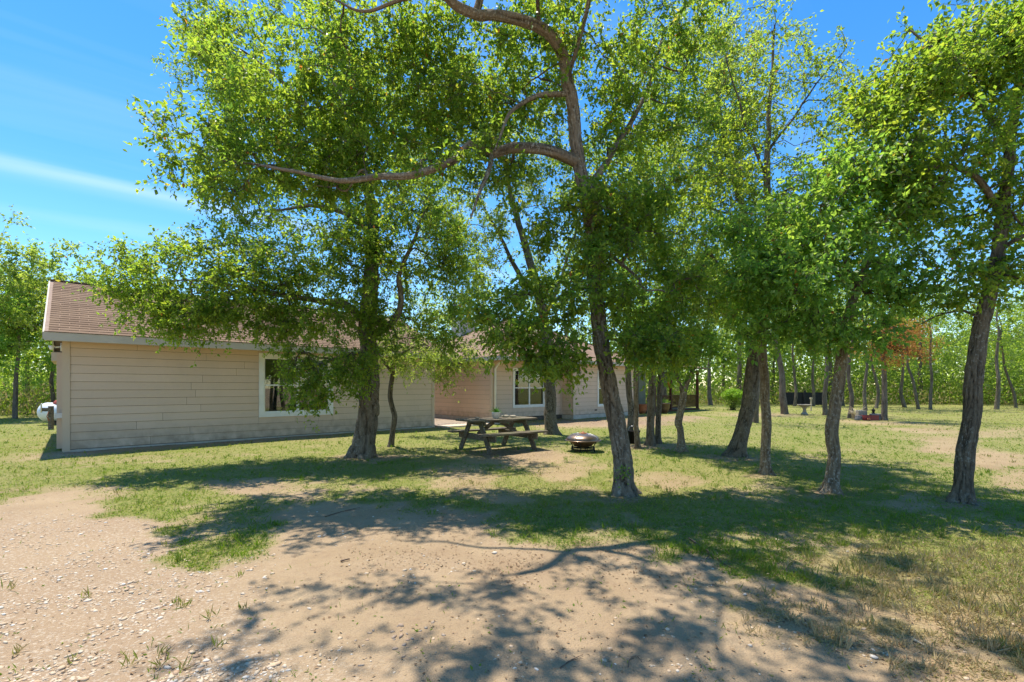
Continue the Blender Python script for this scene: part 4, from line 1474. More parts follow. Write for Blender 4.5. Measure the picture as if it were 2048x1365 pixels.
make_tree("straight_tree", "straight slim trunk with rusty lichen, rising to a thin airy crown", tr([
    (1533, 951, .125), (1531, 915, .10), (1530, 850, .092), (1528, 780, .088), (1527, 700, .086), (1530, 620, .082), (1533, 540, .078), (1535, 450, .072), (1534, 360, .064), (1537, 280, .054), (1542, 200, .042), (1545, 120, .028), (1550, 50, .016)], 7.87),
    [tr([(1534, 360, 7.87, .035), (1500, 270, 7.8, .028), (1470, 190, 7.7, .016), (1450, 120, 7.7, .01)]),
     tr([(1536, 300, 7.87, .03), (1590, 230, 7.9, .024), (1650, 150, 8.0, .014), (1690, 100, 8.0, .008)]),
     tr([(1533, 500, 7.87, .03), (1480, 440, 7.7, .022), (1430, 420, 7.6, .012)]),
     tr([(1534, 420, 7.87, .03), (1580, 380, 8.0, .022), (1640, 370, 8.1, .012)])],
    [cl(1540, 110, 110, 90, 7.9, .8, 22), cl(1470, 200, 80, 90, 7.8, .7, 22), cl(1620, 210, 80, 80, 8.0, .7, 20), cl(1530, 330, 120, 90, 7.8, .9, 34), cl(1440, 400, 70, 80, 7.6, .7, 22), cl(1620, 390, 70, 80, 8.1, .7, 24), cl(1520, 500, 90, 80, 7.7, .7, 30), cl(1680, 110, 30, 30, 8.0, .3, 5)],
    seed=48, L=0.052, W=0.026, per=62, group="trees in the yard", leaf='leaf', bark='bark_pale', trunk_sides=40, amp=0.13, minz=2.6, var_lo=0.25, cells=2.6)
make_tree("lichened_tree", "pale lichened kinked trunk under dense broad leaves, right of centre", tr([
    (1661, 987, .15), (1664, 960, .118), (1669, 910, .106), (1664, 865, .110), (1669, 820, .102), (1675, 770, .106), (1680, 725, .10), (1692, 650, .085), (1715, 580, .07), (1740, 510, .055), (1752, 450, .035), (1755, 390, .02)], 6.56),
    [tr([(1685, 690, 6.56, .05), (1640, 630, 6.4, .04), (1590, 580, 6.2, .028), (1540, 530, 6.1, .014)]),
     tr([(1715, 580, 6.56, .04), (1680, 500, 6.4, .03), (1640, 420, 6.3, .018)])],
    [cl(1560, 640, 115, 38, 6.3, .8, 30), cl(1650, 665, 90, 34, 6.4, .8, 24), cl(1610, 560, 150, 42, 6.2, .9, 42), cl(1770, 570, 110, 40, 6.5, .8, 28), cl(1540, 470, 100, 42, 6.3, .8, 28), cl(1690, 480, 140, 42, 6.3, .9, 40),
     cl(1650, 390, 120, 40, 6.4, .8, 32), cl(1790, 430, 80, 45, 6.5, .7, 20), cl(1470, 570, 50, 30, 6.3, .4, 9), cl(1720, 330, 80, 35, 6.5, .6, 14)],
    seed=49, L=0.064, W=0.036, per=84, group="trees in the yard", leaf='leaf_cool', bark='bark_pale', trunk_sides=48, amp=0.13, fine=False, minz=1.8, cells=3.2)
make_tree("curving_tree", "thick dark curving trunk at the right edge of the lawn", tr([
    (1924, 1008, 0.172), (1926, 970, 0.148), (1932, 900, 0.139), (1940, 820, 0.134), (1948, 750, 0.131), (1960, 680, 0.126), (1976, 600, 0.119), (1992, 520, 0.112), (2003, 440, 0.103), (2012, 360, 0.093), (2020, 290, 0.082), (2032, 200, 0.069), (2045, 100, 0.052), (2050, 0, 0.034), (2055, -100, 0.017)], 6.0),
    [tr([(2003, 440, 6.0, .06), (1960, 360, 5.9, .055), (1900, 330, 5.9, .045), (1830, 345, 6.0, .03), (1770, 370, 6.1, .015)]),
     tr([(2020, 290, 6.0, .055), (1960, 200, 5.9, .045), (1890, 120, 6.0, .03), (1820, 60, 6.2, .015)]),
     tr([(1966, 640, 6.0, .032), (1930, 622, 6.0, .026), (1880, 630, 6.0, .016), (1840, 650, 6.0, .008)]),
     tr([(1995, 500, 6.0, .045), (2050, 470, 5.8, .04), (2110, 440, 5.6, .02)]),
     tr([(2032, 200, 6.0, .05), (2100, 120, 6.0, .04), (2170, 60, 6.0, .02)])],
    [cl(1850, 330, 130, 60, 6.0, .8, 42), cl(1950, 210, 145, 110, 5.9, 1.0, 54), cl(1840, 160, 120, 70, 6.1, .8, 34), cl(2060, 90, 130, 110, 6.0, 1.0, 50), cl(1960, 430, 110, 45, 6.2, .6, 20), cl(1770, 300, 70, 80, 6.1, .6, 22), cl(2070, 560, 80, 80, 5.9, .6, 22),
     cl(1890, 560, 90, 60, 6.1, .5, 18), cl(1940, 60, 110, 80, 6.0, .8, 34), cl(2150, 330, 110, 130, 5.8, .8, 40), cl(1800, 400, 60, 60, 6.0, .5, 14), cl(1780, 210, 50, 50, 6.2, .5, 8)],
    seed=50, L=0.062, W=0.034, per=84, group="trees in the yard", leaf='leaf', bark='bark_dark', trunk_sides=80, amp=0.24, fine=False, minz=2.2, cells=3.2, tstep=0.022)

# ------------------------------------------------------------------ trees further back
TIP_K, PER_K, SPREAD, LEAF_K = 1.0, 1.0, 1.08, 1.0


def far_tree(label, px, by, wpx, top, cw, seed, leaf='leaf_olive', lean=0.0, low=2.2, tips=46, per=70, L=None, bark='bark_far', name="woodland_tree", group="trees at the back of the lawn", kink=0.0, Y=None, extra_clumps=()):
    """px,by: foot of the trunk in the photo; wpx: trunk width; top: height (m); cw: crown half width (m)"""
    Y = Y or EYE * F / (by - HZ)
    x = (px - CX) / F * Y
    r0 = max(0.045, wpx / F * Y / 2 * 0.66 * math.cos(math.atan((px - CX) / F)))
    rr = random.Random(seed)
    pts = []
    for k in range(8):
        f = k / 7
        z = f * top * 0.8
        pts.append([x + lean * z + kink * math.sin(f * 5 + seed) + rr.uniform(-.08, .08), Y + rr.uniform(-.1, .1), z, r0 * (1.15 - f) + 0.02])
    pts[0][:2] = [x, Y]
    hx = x + lean * top * 0.7
    cz = low + (top - low) * 0.5
    lf = L or 0.0042 * Y
    cls = [((hx, Y, cz + 0.1 * top), (cw * 0.75, cw * 0.75, (top - low) * 0.45), tips * 0.5),
           ((hx - cw * 0.5, Y - .3, cz), (cw * 0.6, cw * 0.6, (top - low) * 0.33), tips * 0.25),
           ((hx + cw * 0.5, Y + .3, cz - 0.2), (cw * 0.6, cw * 0.6, (top - low) * 0.35), tips * 0.25)] + list(extra_clumps)
    return make_tree(name, label, pts, [], cls, seed, leaf=leaf, bark=bark, L=lf, W=lf * 0.52, per=per, twig=0.55 if Y < 28 else 0.8, group=group, trunk_sides=14, amp=0.10, flare=0.4, minz=low * 0.7, tipr=0.006 if Y < 28 else 0.009,
                     tstep=0.2, cells=3.0)


FAR = [
    ("grey trunk just left of the straight lichened trunk, beyond the lawn's bare line", 1511, 846, 13, 8.5, 2.4, 'leaf_olive', -0.01, 2.6, 0.05),
    ("broad dark trunk leaning left beside the bird bath", 1570, 829, 18, 9.5, 3.2, 'leaf_olive', -0.13, 2.6, 0.1),
    ("pale thin trunk in front of the black board fence, left of the bird bath", 1589, 813, 8, 8.0, 2.6, 'leaf', 0.0, 2.2, 0.1),
    ("reddish trunk behind the bird bath near the black board fence", 1616, 812, 8, 8.0, 2.6, 'leaf', 0.03, 2.4, 0.1),
    ("pale trunk against the open dark end of the black board fence", 1627, 813, 8, 9.0, 2.8, 'leaf_olive', 0.0, 2.4, 0.1),
    ("pale trunk peeping out left behind the kinked lichened trunk", 1651, 831, 12, 8.5, 2.4, 'leaf_olive', 0.0, 2.8, 0.05),
    ("dark far trunk just right of the kinked lichened trunk", 1685, 813, 11, 9.0, 3.0, 'leaf', 0.0, 2.5, 0.1),
    ("slim trunk rising left of the red trough", 1699, 837, 11, 8.0, 2.0, 'leaf_olive', 0.0, 2.8, 0.05),
    ("narrow dark trunk right behind the red trough", 1731, 822, 9, 8.5, 2.4, 'leaf', 0.0, 2.8, 0.05),
    ("grey bent trunk far behind the lawn between two nearer trunks", 1752, 818, 8, 9.0, 3.0, 'leaf', -0.05, 2.4, 0.15),
    ("thin dark trunk just right of the trunk by the grey block", 1776, 817, 6, 8.0, 2.6, 'leaf_olive', 0.0, 2.2, 0.1),
    ("leaning woodland trunk with brush at its foot", 1810, 815, 9, 8.5, 3.0, 'leaf', -0.06, 1.8, 0.1),
    ("far woodland trunk slanting strongly up to the left", 1837, 819, 8, 8.5, 2.6, 'leaf', -0.22, 2.0, 0.1),
    ("upright woodland trunk of a joined pair", 1846, 819, 8, 8.5, 2.8, 'leaf_olive', 0.05, 2.0, 0.1),
    ("straight dark woodland trunk left of the thick curving trunk", 1861, 820, 8, 8.5, 2.4, 'leaf', 0.0, 2.2, 0.05),
    ("stout woodland trunk right of the thick curving trunk", 1993, 819, 12, 9.0, 3.2, 'leaf', 0.03, 2.0, 0.1),
    ("slanting woodland trunk at the far right edge", 2032, 816, 8, 8.5, 3.0, 'leaf', -0.2, 2.0, 0.1),
    ("dim woodland trunk seen left of the lime-green bush", 1421, 811, 11, 9.0, 3.2, 'leaf_olive', 0.0, 2.4, 0.1),
    ("dark trunk close to the porch corner post", 1409, 815, 9, 8.5, 2.6, 'leaf', 0.0, 2.4, 0.1),
    ("woodland tree seen through the gap right of the slanting trunk", 1547, 806, 8, 10.0, 3.6, 'leaf', 0.0, 1.6, 0.1),
    ("woodland tree left of the lime-green bush, deep in the wood", 1445, 805, 8, 9.5, 3.6, 'leaf', 0.0, 1.2, 0.1),
]
for i, (lb, px, by, w, top, cw, lf, lean, low, kink) in enumerate(FAR):
    if i in (3, 10, 13, 18):
        continue
    if i not in (1,):
        far_tree(lb, px, by, w, top, cw, 200 + i, lf, lean, low, kink=kink)
    else:
        far_tree(lb, px, by, w, top, cw, 200 + i, lf, lean, low, kink=kink, tips=70)
# the trunk by the grey block, with a dead orange bough
t13 = far_tree("trunk beside the grey block, carrying a dead orange bough", 1768, 841, 15, 8.5, 2.4, 260, 'leaf_olive', 0.01, 4.3, kink=0.04)
off = np.array(t13.location)
rg = np.random.default_rng(77)
bt = []
dmb = MB()
trp = P(1762, 700, 20.9)
for k in range(64):
    v = unit(rg.normal(size=(1, 3)))[0] * rg.random() ** 0.5
    q = P(1785, 690, 20.0) + v * np.array([1.7, 1.0, 1.05])
    bt.append(q)
    m = trp + (q - trp) * 0.5 + rg.normal(0, .12, 3)
    dmb.tube(np.array([trp + rg.normal(0, .05, 3), m, q]) - off, [0.03, 0.016, 0.006], 4, False)
bt = np.array(bt)
ti = np.repeat(np.arange(len(bt)), 85)
pp = bt[ti] + rg.normal(0, 0.17, (len(ti), 3))
link("dead_bough", dmb.mesh("dead_bough"), M['bark_far'], t13)['label'] = "bare grey dead bough"
df = link("dead_foliage", leaf_mesh("dead_foliage", pp - off, rg.normal(size=pp.shape), rg.normal(size=pp.shape) + [0, 0, .6], rg.uniform(.06, .11, len(pp)), rg.uniform(.03, .045, len(pp)), rg.random(len(pp)), False), M['leaf_rust'], t13)
df['kind'] = 'stuff'
df['label'] = "rust-orange dead foliage"

# trees on the left, behind the outbuilding
far_tree("tall open-crowned tree at the left edge behind the outbuilding", 30, 838, 12, 8.6, 3.2, 301, 'leaf_olive', 0.03, 1.9, tips=230, per=95, group="trees behind the outbuilding", L=0.15)
far_tree("dark-trunked tree partly hidden by the outbuilding's corner", 104, 833, 12, 8.0, 2.8, 302, 'leaf', 0.06, 1.5, tips=150, per=80, group="trees behind the outbuilding", L=0.15)
far_tree("bushy tree left of the gas tank at the photo's edge", -70, 840, 12, 7.5, 3.2, 303, 'leaf_cool', 0.0, 1.0, tips=150, per=80, group="trees behind the outbuilding", L=0.15)
far_tree("low bushy tree right behind the gas tank", 55, 826, 12, 7.4, 3.2, 304, 'leaf', 0.0, 0.8, tips=80, per=75, group="trees behind the outbuilding", L=0.15)
far_tree("dense tree peeping over the outbuilding's ridge on the left", 175, 815, 14, 8.4, 2.8, 305, 'leaf_olive', 0.0, 2.0, tips=60, per=70, group="trees behind the outbuilding", L=0.13)
# trees behind the two roofs
far_tree("tree rising behind the gap between the two roofs", 905, 822, 14, 10.0, 3.6, 311, 'leaf_olive', 0.02, 2.5, tips=70, per=75, group="trees behind the house", L=0.12)
far_tree("tree behind the house roof, left of the tall leaning trunk", 1130, 815, 14, 11.0, 4.2, 312, 'leaf_olive', 0.0, 2.5, tips=80, per=75, group="trees behind the house", L=0.14)
far_tree("tree behind the outbuilding roof left of the thick trunk", 640, 818, 14, 8.5, 3.8, 313, 'leaf', 0.0, 2.5, tips=70, per=75, group="trees behind the house", L=0.13)
far_tree("tree behind the porch, above its roof", 1330, 812, 14, 12.0, 4.2, 314, 'leaf', 0.0, 2.5, tips=90, per=75, group="trees behind the house", L=0.14)
far_tree("tall tree behind the lime-green bush reaching over the slanting trunk", 1480, 809, 14, 12.5, 4.2, 315, 'leaf_olive', 0.0, 2.5, tips=90, per=75, group="trees at the back of the lawn", L=0.15)
far_tree("tall woodland tree behind the kinked lichened trunk", 1660, 808, 14, 12.0, 4.6, 316, 'leaf', 0.0, 2.5, tips=90, per=75, group="trees at the back of the lawn", L=0.15)
far_tree("tall woodland tree left of the thick curving trunk's crown", 1840, 808, 14, 11.5, 4.8, 317, 'leaf', 0.0, 2.5, tips=90, per=75, group="trees at the back of the lawn", L=0.15)
far_tree("tall woodland tree behind the thick curving trunk", 1960, 808, 14, 11.5, 4.8, 318, 'leaf_olive', 0.0, 2.5, tips=90, per=75, group="trees at the back of the lawn", L=0.15)

# far wood and its underbrush: one mass nobody could count
rg = np.random.default_rng(5)


def wood_band(n, x0, x1, y0, y1, hfun, size, lowbias):
    x = rg.uniform(x0, x1, n)
    y = rg.uniform(y0, y1, n)
    z = rg.random(n) ** lowbias
    h = hfun(x, y)
    p = np.c_[x, y, z * h + 0.1]
    nz = fbm(p * 0.45, 3, 77)
    k = nz > 0.40
    return p[k], nz[k]


hf = lambda x, y: 2.5 + 15.0 * smooth(fbm(np.c_[x * 0.2, y * 0.2, x * 0], 3, 55), 0.25, 0.85)
bands = [wood_band(88000, -10, 88, 42, 50, hf, 0.3, 0.85), wood_band(28000, -66, -36, 40, 48, hf, 0.3, 0.85),
         wood_band(38000, -46, -20, 25, 34, lambda x, y: 2.5 + 5.0 * fbm(np.c_[x * 0.2, y * 0.2, x * 0], 3, 56), .2, 0.9),
         wood_band(30000, -8, 85, 40.0, 45, lambda x, y: 0.8 + 6.0 * fbm(np.c_[x * 0.5, y * 0.5, x * 0], 2, 58), .2, 0.9), wood_band(26000, -16, 105, 54, 60, lambda x, y: 7.5 + 0 * x, .2, 0.9), wood_band(22000, 36, 66, 33, 42, lambda x, y: 2.0 + 8.0 * fbm(np.c_[x * 0.2, y * 0.2, x * 0], 3, 57), .2, 0.8)]
pp = np.vstack([q[0] for q in bands])
sz = rg.uniform(0.20, 0.44, len(pp)) * np.concatenate([np.full(len(q[0]), f) for q, f in zip(bands, (1, 1, .6, .8, 1.9, .75))])
fw = link("far_wood", leaf_mesh("far_wood", pp, rg.normal(size=pp.shape), rg.normal(0, .7, pp.shape) + [0, -.5, .7], sz, sz * .55, np.clip(rg.random(len(pp)) * .48, 0, .95), False), M['leaf_olive'])
tag(fw, "wall of green woodland along the far edge of the lawn", "wood", kind="stuff")
n = 26000
x = np.r_[rg.uniform(-70, 90, n), rg.uniform(-45, -19, 8000)]
y = np.r_[rg.uniform(38.5, 42, n), rg.uniform(23, 28, 8000)]
z = rg.random(len(x)) ** 1.4 * (0.5 + 1.9 * fbm(np.c_[x * .35, y * .35, x * 0], 2, 91))
ub = link("underbrush", leaf_mesh("underbrush", np.c_[x, y, z], rg.normal(0, .5, (len(x), 3)) + [0, 0, .8], rg.normal(size=(len(x), 3)), rg.uniform(.2, .42, len(x)), rg.uniform(.04, .11, len(x)), np.clip(rg.normal(.62, .25, len(x)), 0, 1), False), M['grass'])
tag(ub, "tangled dry and green underbrush at the foot of the far wood", "underbrush", kind="stuff")

# ------------------------------------------------------------------ grass, weeds, litter, gravel
rg = np.random.default_rng(12)


def screen_pts(n, y0, y1, x0=-350, x1=2400, pw=1.0):
    px = rg.uniform(x0, x1, n)
    py = y0 + (y1 - y0) * rg.random(n) ** pw
    Y = EYE * F / (py - HZ)
    return (px - CX) / F * Y, Y


def outside(X, Y):
    """not under a building or on the walk"""
    r = np.c_[X - B1[0], Y - B1[1]]
    lx, ly = r @ UD, r @ BD
    a = (lx > -0.05) & (lx < gu + 0.05) & (ly > -0.06) & (ly < 8)
    h = np.c_[X - HA[0], Y - HA[1]]
    hx, hy = h @ UD, h @ BD
    b = (hx > -0.1) & (hx < HL + 0.1) & (hy > JY - 0.05) & (hy < HD) & ~((hx < JX) & (hy < -0.02))
    c = (hx > PX0) & (hx < PX1) & (hy > PY0) & (hy < PY1)
    return ~(a | b | c)


X, Y = screen_pts(430000, 797, 1420)
gm, dm, ds, gr_, mu_ = ground_masks(X, Y)
clump = fbm(np.c_[X * 7, Y * 7, X * 0], 2, 66)
prob = np.clip(gm * (0.45 + 0.9 * smooth(clump, 0.35, 0.6)) + 0.28 * ds * smooth(clump, 0.45, 0.6), 0, 1) + 0.012 * smooth(clump, 0.55, 0.62)
k = (rg.random(len(X)) < prob) & outside(X, Y)
X, Y, dm, gm, clump, ds = X[k], Y[k], dm[k], gm[k], clump[k], ds[k]
m = len(X)
sc_ = np.maximum(1.0, Y / 6.5)
up = rg.random(m)
d = rg.normal(0, 0.75, (m, 3))
d[:, 2] = np.where(up < 0.5, rg.uniform(0.55, 1.4, m), rg.uniform(0.05, 0.5, m))
L = np.where(up < 0.5, rg.uniform(0.022, 0.055, m), rg.uniform(0.018, 0.036, m)) * sc_ ** 0.6
W = np.where(up < 0.5, rg.uniform(0.004, 0.007, m), rg.uniform(0.009, 0.016, m)) * sc_
var = np.clip(0.10 + 0.34 * rg.random(m) + 0.62 * dm * rg.random(m) ** 0.5 + np.where(rg.random(m) < 0.22, 0.4, 0) * (0.4 + 0.6 * rg.random(m)), 0, 1)
var = np.where(ds > gm + 0.1, np.clip(0.72 + 0.28 * rg.random(m), 0, 1), var)
gz_ = ground_h(X, Y)
go = link("grass", leaf_mesh("grass", np.c_[X, Y, gz_ - 0.002], d, rg.normal(0, .6, (m, 3)) + [0, 0, .5], L, W, var, False), M['grass'])
tag(go, "short weedy grass growing in patches over the yard", "grass", kind="stuff")
# taller tufts
X, Y = screen_pts(14000, 840, 1360)
gm, dm, ds, gr_, mu_ = ground_masks(X, Y)
k = (rg.random(len(X)) < 0.25 * gm + 0.012 * gr_ + 0.12 * ds) & outside(X, Y)
X, Y, dm, gm, ds = X[k], Y[k], dm[k], gm[k], ds[k]
nb = 9
ti = np.repeat(np.arange(len(X)), nb)
m = len(ti)
bx, by_ = X[ti] + rg.normal(0, .018, m), Y[ti] + rg.normal(0, .018, m)
d = rg.normal(0, .4, (m, 3)) + [0, 0, 1]
hh = rg.uniform(.05, .11, len(X))[ti] * rg.uniform(.5, 1.1, m)
var = np.clip(0.05 + .35 * rg.random(m) + .6 * np.maximum(dm[ti], ds[ti]) + .3 * (gm[ti] < .3), 0, 1)
go2 = link("weed_tufts", leaf_mesh("weed_tufts", np.c_[bx, by_, ground_h(bx, by_)], d, rg.normal(size=(m, 3)), hh, rg.uniform(.005, .011, m) * np.maximum(1, Y[ti] / 7), var, False), M['grass'])
tag(go2, "taller weed tufts standing out of the short grass", "weeds", kind="stuff")
# fallen leaves
X, Y = screen_pts(60000, 835, 1400)
gm, dm, ds, gr_, mu_ = ground_masks(X, Y)
pxs = CX + X / Y * F
pys = HZ + EYE / Y * F
lit = 0.05 + 0.85 * smooth(pxs, 600, 900) * (1 - smooth(pxs, 1750, 1950)) * smooth(pys, 880, 950) * (1 - smooth(pys, 1090, 1220)) + 0.3 * ds + 0.5 * mu_
k = (rg.random(len(X)) < lit * (0.3 + 0.9 * smooth(fbm(np.c_[X * 2.5, Y * 2.5, X * 0], 3, 4), 0.4, 0.62))) & outside(X, Y)
X, Y = X[k], Y[k]
FEET = [(1250, 992), (722, 917), (781, 897), (1104, 869), (1275, 899), (1301, 894), (1361, 907), (1468, 917), (1533, 951), (1661, 987), (1924, 1008)]
fx = np.concatenate([G(*q)[0] + rg.normal(0, .26, 130) for q in FEET])
fyy = np.concatenate([G(*q)[1] + rg.normal(0, .26, 130) for q in FEET])
X, Y = np.r_[X, fx], np.r_[Y, fyy]
m = len(X)
s1 = rg.uniform(.010, .032, m) * np.maximum(1, Y / 9)
d = rg.normal(size=(m, 3)) * [1, 1, .18]
lo = link("leaf_litter", leaf_mesh("leaf_litter", np.c_[X, Y, ground_h(X, Y) + .006], d, rg.normal(0, .25, (m, 3)) + [0, 0, 1], s1, s1 * rg.uniform(.25, .6, m), rg.random(m), False), M['litter'])
tag(lo, "scattered brown fallen leaves and bits of bark on the ground", "leaf litter", kind="stuff")
# gravel
PH = (1 + 5 ** .5) / 2
ICO = unit(np.array([(-1, PH, 0), (1, PH, 0), (-1, -PH, 0), (1, -PH, 0), (0, -1, PH), (0, 1, PH), (0, -1, -PH), (0, 1, -PH), (PH, 0, -1), (PH, 0, 1), (-PH, 0, -1), (-PH, 0, 1)], float))
ICT = np.array([(0, 11, 5), (0, 5, 1), (0, 1, 7), (0, 7, 10), (0, 10, 11), (1, 5, 9), (5, 11, 4), (11, 10, 2), (10, 7, 6), (7, 1, 8), (3, 9, 4), (3, 4, 2), (3, 2, 6), (3, 6, 8), (3, 8, 9), (4, 9, 5), (2, 4, 11), (6, 2, 10), (8, 6, 7), (9, 8, 1)])


def stones(X, Y, s, var, name):
    m = len(X)
    V = ICO[None] * rg.uniform(.65, 1.25, (m, 12, 1))
    V = V * np.stack([s * rg.uniform(.8, 1.5, m), s * rg.uniform(.6, 1.1, m), s * rg.uniform(.35, .6, m)], 1)[:, None, :]
    a = rg.uniform(0, 6.28, m)
    ca, sa = np.cos(a)[:, None], np.sin(a)[:, None]
    V = np.stack([V[..., 0] * ca - V[..., 1] * sa, V[..., 0] * sa + V[..., 1] * ca, V[..., 2]], -1)
    V += np.stack([X, Y, ground_h(X, Y) + s * 0.05], 1)[:, None, :]
    T = (ICT[None] + (np.arange(m) * 12)[:, None, None]).reshape(-1, 3)
    return mesh_np(name, V.reshape(-1, 3), tris=T, smooth_sh=True, fattr={"var": np.repeat(var, 20)})


X, Y = screen_pts(34000, 985, 1420, -350, 2300)
gm, dm, ds, gr_, mu_ = ground_masks(X, Y)
k = rg.random(len(X)) < np.clip(gr_ * 0.85 * smooth(fbm(np.c_[X * 3, Y * 3, X * 0], 3, 14), 0.36, 0.55), 0, 1) + 0.012 * (1 - gm)
X, Y = X[k], Y[k]
s1 = np.clip(np.exp(rg.normal(math.log(.0085), .42, len(X))), .003, .022)
st = link("gravel", stones(X, Y, s1, np.clip(rg.normal(.58, .22, len(X)), 0, 1), "gravel"), M['pebble'])
tag(st, "pale pebbles and gravel strewn over the sandy drive", "gravel", kind="stuff")
# a scatter of grey chips in the dappled shade
X = rg.normal(G(805, 1275)[0], .13, 46)
Y = rg.normal(G(805, 1275)[1], .12, 46)
st = link("grey_chips", stones(X, Y, np.clip(np.exp(rg.normal(math.log(.010), .45, 46)), .004, .024), rg.uniform(0, .10, 46), "grey_chips"), M['pebble'])
tag(st, "patch of small grey stone chips in the foreground shade", "stone chips", kind="stuff")

# single stones
for (px, py, s_, v_, lb) in [(1748, 1318, .020, .92, "bright white stone on bare sand near the lower right"), (1500, 1296, .018, .8, "flat pale stone in dappled shade, lower right of centre"),
                             (990, 1105, .022, .9, "flat pale stone by the bare path in front of the table"), (1490, 1190, .016, .85, "small white stone in the dry grass edge"),
                             (1484, 1112, .018, .85, "white stone lying in shaded grass right of the tall leaning tree")]:
    g = G(px, py)
    me = stones(np.zeros(1), np.zeros(1), np.array([s_]), np.array([v_]), "loose_stone")
    tag(link("loose_stone", me, M['pebble'], None, (g[0], g[1], gh(g[0], g[1]))), lb, "stone", "loose pale stones")
# fallen twigs
for (pts, r_, mt, lb) in [([(1120, 1338), (1142, 1322), (1166, 1312)], .0035, 'twig', "thin dark twig with a small fork, bottom centre"),
                          ([(1256, 1338), (1260, 1322), (1272, 1316), (1284, 1326)], .003, 'twig', "bent dark twig at the bottom, right of centre"),
                          ([(682, 1128), (690, 1125), (700, 1122)], .009, 'twig', "short thick dark twig on bare sand, left of centre"),
                          ([(330, 1325), (334, 1308), (342, 1298)], .003, 'twig', "small upright-looking dark twig among the gravel, lower left"),
                          ([(1378, 1078), (1410, 1100), (1450, 1130), (1472, 1140)], .008, 'twig', "long dark stick lying in the shaded grass"),
                          ([(1824, 1282), (1842, 1290), (1856, 1296)], .008, 'twigpale', "bleached yellow stick in dry grass, lower right"),
                          ([(650, 1035), (690, 1022), (720, 1015)], .006, 'twig', "dark dead twig in the shade below the thick tree")]:
    w = []
    for (px, py) in pts:
        g = G(px, py)
        w.append([g[0], g[1], gh(g[0], g[1]) + r_ * 0.8 + rg.uniform(0, .006)])
    w = resample(np.array(w), 0.02)
    o0 = w[0].copy()
    mb = MB().tube(w - o0, np.linspace(r_, r_ * .45, len(w)), 6)
    j = len(w) // 2
    dv = (w[-1] - w[0]) * .28
    mb.tube(np.array([w[j], w[j] + dv + np.array([dv[1], -dv[0], 0.01]) * .8]) - o0, [r_ * .6, r_ * .3], 5)
    tag(mb.build("fallen_twig", M[mt], None, True, loc=tuple(o0)), lb, "twig", "fallen twigs")

# ------------------------------------------------------------------ picnic table
ta = math.atan2(.60, .80)
tpos = np.array([-0.34, 11.1])
pt = empty("picnic_table", "weathered grey wooden picnic table with attached benches under the trees", "picnic table", (tpos[0], tpos[1], gh(*tpos)), ta)
rr = random.Random(4)


def plank(name, x0, x1, y0, y1, z0, z1, sag=0.0):
    """board with slightly worn, uneven ends"""
    n = 6
    m = MB()
    V = []
    for k in range(n + 1):
        f = k / n
        x = x0 + (x1 - x0) * f
        dzz = -sag * math.sin(math.pi * f) + rr.uniform(-.002, .002)
        e = rr.uniform(-.003, .003)
        V += [(x, y0 + e, z0 + dzz), (x, y1 + e, z0 + dzz), (x, y1 + e, z1 + dzz), (x, y0 + e, z1 + dzz)]
    Q = [(0, 3, 2, 1), (n * 4, n * 4 + 1, n * 4 + 2, n * 4 + 3)]
    for k in range(n):
        for j in range(4):
            Q.append((k * 4 + j, k * 4 + (j + 1) % 4, k * 4 + 4 + (j + 1) % 4, k * 4 + 4 + j))
    m.add(V, None, Q)
    return m.build(name, M['wood'], pt, bevel=0.004)


for k in range(5):
    y = -0.375 + k * 0.152
    plank("top_board", -0.92 + rr.uniform(-.015, .015), 0.92 + rr.uniform(-.015, .015), y, y + 0.140, 0.700, 0.738, rr.uniform(0, .008))
for sg in (-1, 1):
    for k in range(2):
        y = sg * 0.62 + (k - 1) * 0.145 + (0.0 if sg > 0 else 0.02)
        plank("bench_board", -0.92 + rr.uniform(-.02, .02), 0.92 + rr.uniform(-.02, .02), y, y + 0.136, 0.415, 0.453, rr.uniform(0, .006))
for xe in (-0.62, 0.62):
    for sg in (-1, 1):
        MB().beam((xe, sg * 0.64, -0.01), (xe, sg * 0.20, 0.70), 0.040, 0.135, (1, 0, 0) if False else (0, sg, 0.3)).build("leg", M['wood'], pt, bevel=0.004)
    s_ = 0.042 if xe < 0 else -0.042
    MB().beam((xe + s_, -0.76, 0.345), (xe + s_, 0.76, 0.345), 0.040, 0.135).build("bench_support", M['wood'], pt, bevel=0.004)
    MB().beam((xe + s_, -0.36, 0.652), (xe + s_, 0.36, 0.652), 0.040, 0.09).build("top_support", M['wood'], pt, bevel=0.004)
    MB().beam((xe + s_ * 1.9, 0.0, 0.40), (xe * 0.18, 0.0, 0.655), 0.088, 0.040, (0, 1, 0)).build("brace", M['wood'], pt, bevel=0.003)
MB().beam((-0.20, 0, 0.675), (0.20, 0, 0.675), 0.7, 0.03, (0, 0, 1)).build("centre_batten", M['wood'], pt)


def on_table(u, v, z=0.739):
    c, s = math.cos(ta), math.sin(ta)
    return (tpos[0] + u * c - v * s, tpos[1] + u * s + v * c, gh(*tpos) + z)


